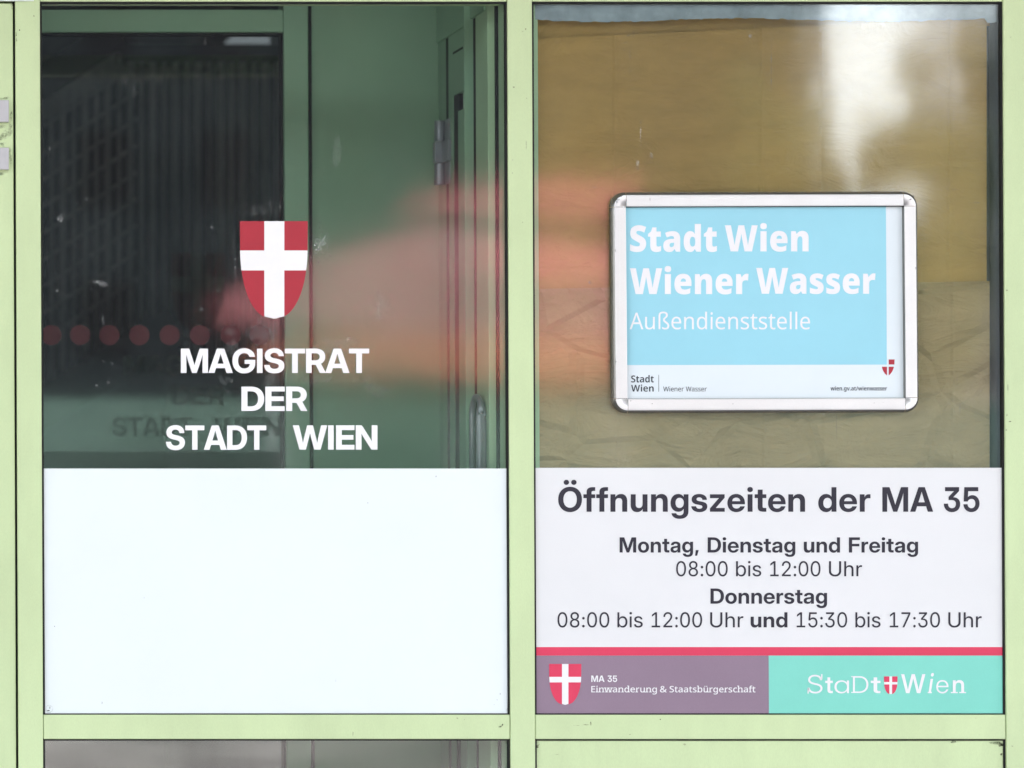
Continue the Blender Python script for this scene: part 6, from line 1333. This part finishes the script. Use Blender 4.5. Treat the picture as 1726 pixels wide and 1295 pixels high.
def veil(mb, outline_top, outline_bot, L0, L1, n=40):
    """made-up cloth between an upper edge at distance L0 and a lower edge at L1, with soft folds"""
    def interp(pl, x):
        for (xa, ya), (xb, yb) in zip(pl, pl[1:]):
            if xa <= x <= xb:
                return ya + (yb - ya) * (x - xa) / (xb - xa)
        return pl[-1][1]
    x0, x1 = outline_top[0][0], outline_top[-1][0]
    m = 8
    vs = []
    for i in range(n + 1):
        x = x0 + (x1 - x0) * i / n
        a, b = interp(outline_top, x), interp(outline_bot, x)
        for k in range(m + 1):
            q = k / m
            vs.append(RP(x, a + (b - a) * q, L0 + (L1 - L0) * q + 0.02 * math.sin(i * 0.4)))
    mb.add(vs, [(i * (m + 1) + k, (i + 1) * (m + 1) + k, (i + 1) * (m + 1) + k + 1, i * (m + 1) + k + 1) for i in range(n) for k in range(m)])


def layers(name, mat, top, bot, n, step_x, step_t, step_b, L0, L1):
    """gauze layers stepped smaller to soften the edge of the reflected shape"""
    for k in range(n):
        tp_ = [(x + step_x * k * (i < 2), y + step_t * k) for i, (x, y) in enumerate(top)]
        bt_ = [(x + step_x * k * (i < 2), y - step_b * k) for i, (x, y) in enumerate(bot)]
        m_ = MB()
        veil(m_, tp_, bt_, L0 - 0.25 * k, L1 - 0.25 * k)
        m_.build(name, mat, ms, smooth=True)


layers('veil', PINK, ((350, 515), (400, 482), (540, 420), (700, 375), (860, 385), (1075, 420)), ((350, 535), (400, 555), (540, 570), (700, 600), (860, 610), (1075, 610)), 5, 7, 11, 12, 23.6, 22.2)
layers('veil', ROSE, ((800, 415), (830, 405), (900, 402), (1075, 408)), ((800, 440), (830, 470), (900, 480), (1075, 478)), 3, 12, 8, 10, 22.0, 21.6)
layers('top_veil', ROSE, ((655, 345), (720, 318), (860, 305), (1075, 300)), ((655, 355), (720, 368), (860, 376), (1075, 380)), 3, 10, 7, 8, 24.6, 24.2)
layers('lower_veil', ORNG, ((430, 590), (540, 545), (860, 550), (1075, 555)), ((430, 612), (540, 645), (860, 652), (1075, 656)), 4, 22, 12, 9, 21.2, 21.1)
for px in (480, 760, 1040):
    a = MB()
    b_ = RP(px, VY, 22.5)
    a.tube([(b_.x, b_.y, 0), (b_.x, b_.y, 3.0)], 0.03, 8)
    a.build('veil_post', STEEL, ms)

# buildings and trees on the far side
FAR = 60.0
hb = thing('apartment_house', (8, -FAR - 5, 0), 'dark apartment house across the square mirrored in the left window', 'building')
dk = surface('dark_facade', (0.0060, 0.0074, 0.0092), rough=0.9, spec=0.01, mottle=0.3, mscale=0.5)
x1 = RP(1392, 0, FAR).x
b_ = MB()
b_.box(-50, x1, -FAR - 12, -FAR, 0, 16.5, lean=False)
b_.build('wall', dk, hb)
win_m = surface('far_window', (0.002, 0.002, 0.003), rough=0.6, spec=0.02, mottle=0.2)
for r_ in range(4):
    for c_ in range(8):
        q = MB()
        xx = -2 + c_ * 2.8
        q.box(xx, xx + 1.2, -FAR, -FAR + 0.06, 2.2 + r_ * 3.6, 4.0 + r_ * 3.6, lean=False)
        q.build('window', win_m, hb)
wh = thing('sky_patch_block', (30, -95, 0), 'white block added beyond the square in place of bright sky, a bright patch in the right window', 'building')
b_ = MB()
L2 = 95.0
b_.box(RP(1372, 0, L2).x, RP(1545, 0, L2).x, -L2 - 8, -L2, 0, 22, lean=False)  # added block, its white stands in for the bright sky gap
b_.build('wall', surface('sky_patch_white', (0.58, 0.66, 0.74), rough=0.8, mottle=0.05), wh)
b_ = MB()
b_.box(RP(1368, 0, L2).x, RP(1549, 0, L2).x, -L2 - 8.2, -L2 + 0.3, 22.0, 22.6, lean=False)
b_.build('block_top', dk, wh)
hw = MB()
hw.box(RP(-1500, 0, 26).x, RP(3200, 0, 26).x, -26.3, -26, 0, 1.42, lean=False)  # added wall that sets the tone of the reflected band below eye level
hw = hw.build('reflection_wall', surface('reflection_wall_green', (0.038, 0.062, 0.056), rough=0.9, spec=0.1, mottle=0.25, mscale=0.4), None)
tag(hw, 'long low green wall added across the square to tint the reflections', 'wall')
BARK = surface('bark', (0.08, 0.06, 0.045), rough=0.9, mottle=0.3)
LEAF = surface('leaves', (0.05, 0.075, 0.03), rough=0.7, mottle=0.4, mscale=1.0)


def tree(px0, px1, py_top, py_bot, L, label, dens, seed):
    rnd = random.Random(seed)
    c = RP((px0 + px1) / 2, (py_top + py_bot) / 2, L)
    t = thing('street_tree', (c.x, -L, 0), label, 'tree', 'trees beyond the square')
    rx = (RP(px1, 0, L).x - RP(px0, 0, L).x) / 2
    rz = (RP(0, py_top, L).z - RP(0, py_bot, L).z) / 2
    tr = MB()
    tr.tube([(c.x, -L, 0), (c.x + 0.1, -L, c.z * 0.6), (c.x, -L, c.z + rz * 0.5)], [0.28, 0.2, 0.06], 8)
    for k in range(7):
        an = rnd.uniform(0, 6.28)
        z0 = c.z - rz * 0.7 + k * rz * 0.15
        tr.tube([(c.x, -L, z0), (c.x + rx * 0.6 * math.cos(an), -L + rx * 0.6 * math.sin(an), z0 + rz * 0.6)], [0.1, 0.03], 6)
    tr.build('trunk', BARK, t)
    lv = MB()
    clumps = [(rnd.gauss(0, 0.45), rnd.gauss(0, 0.45), rnd.gauss(0, 0.45)) for _ in range(34)]
    for k in range(dens):
        cu = rnd.choice(clumps)
        p = Vector((c.x + rx * (cu[0] + rnd.gauss(0, 0.13)), -L + rx * (cu[1] + rnd.gauss(0, 0.13)), c.z + rz * (cu[2] + rnd.gauss(0, 0.13))))
        a_ = Vector((rnd.uniform(-1, 1), rnd.uniform(-1, 1), rnd.uniform(-1, 1))).normalized() * 0.16
        b2 = a_.cross(Vector((rnd.uniform(-1, 1), rnd.uniform(-1, 1), rnd.uniform(-1, 1)))).normalized() * 0.12
        lv.quad(p - a_, p + b2, p + a_, p - b2)
    lv.build('crown', LEAF, t)


tree(1590, 1860, -40, 480, 58, 'leafy tree at the right end of the square, mirrored at top right', 2600, 1)
tree(1190, 1390, 200, 560, 55, 'leafy tree standing before the dark apartment house', 5000, 2)
tree(1440, 1660, 310, 760, 52, 'low bushy tree above the added wall of the square', 8000, 5)
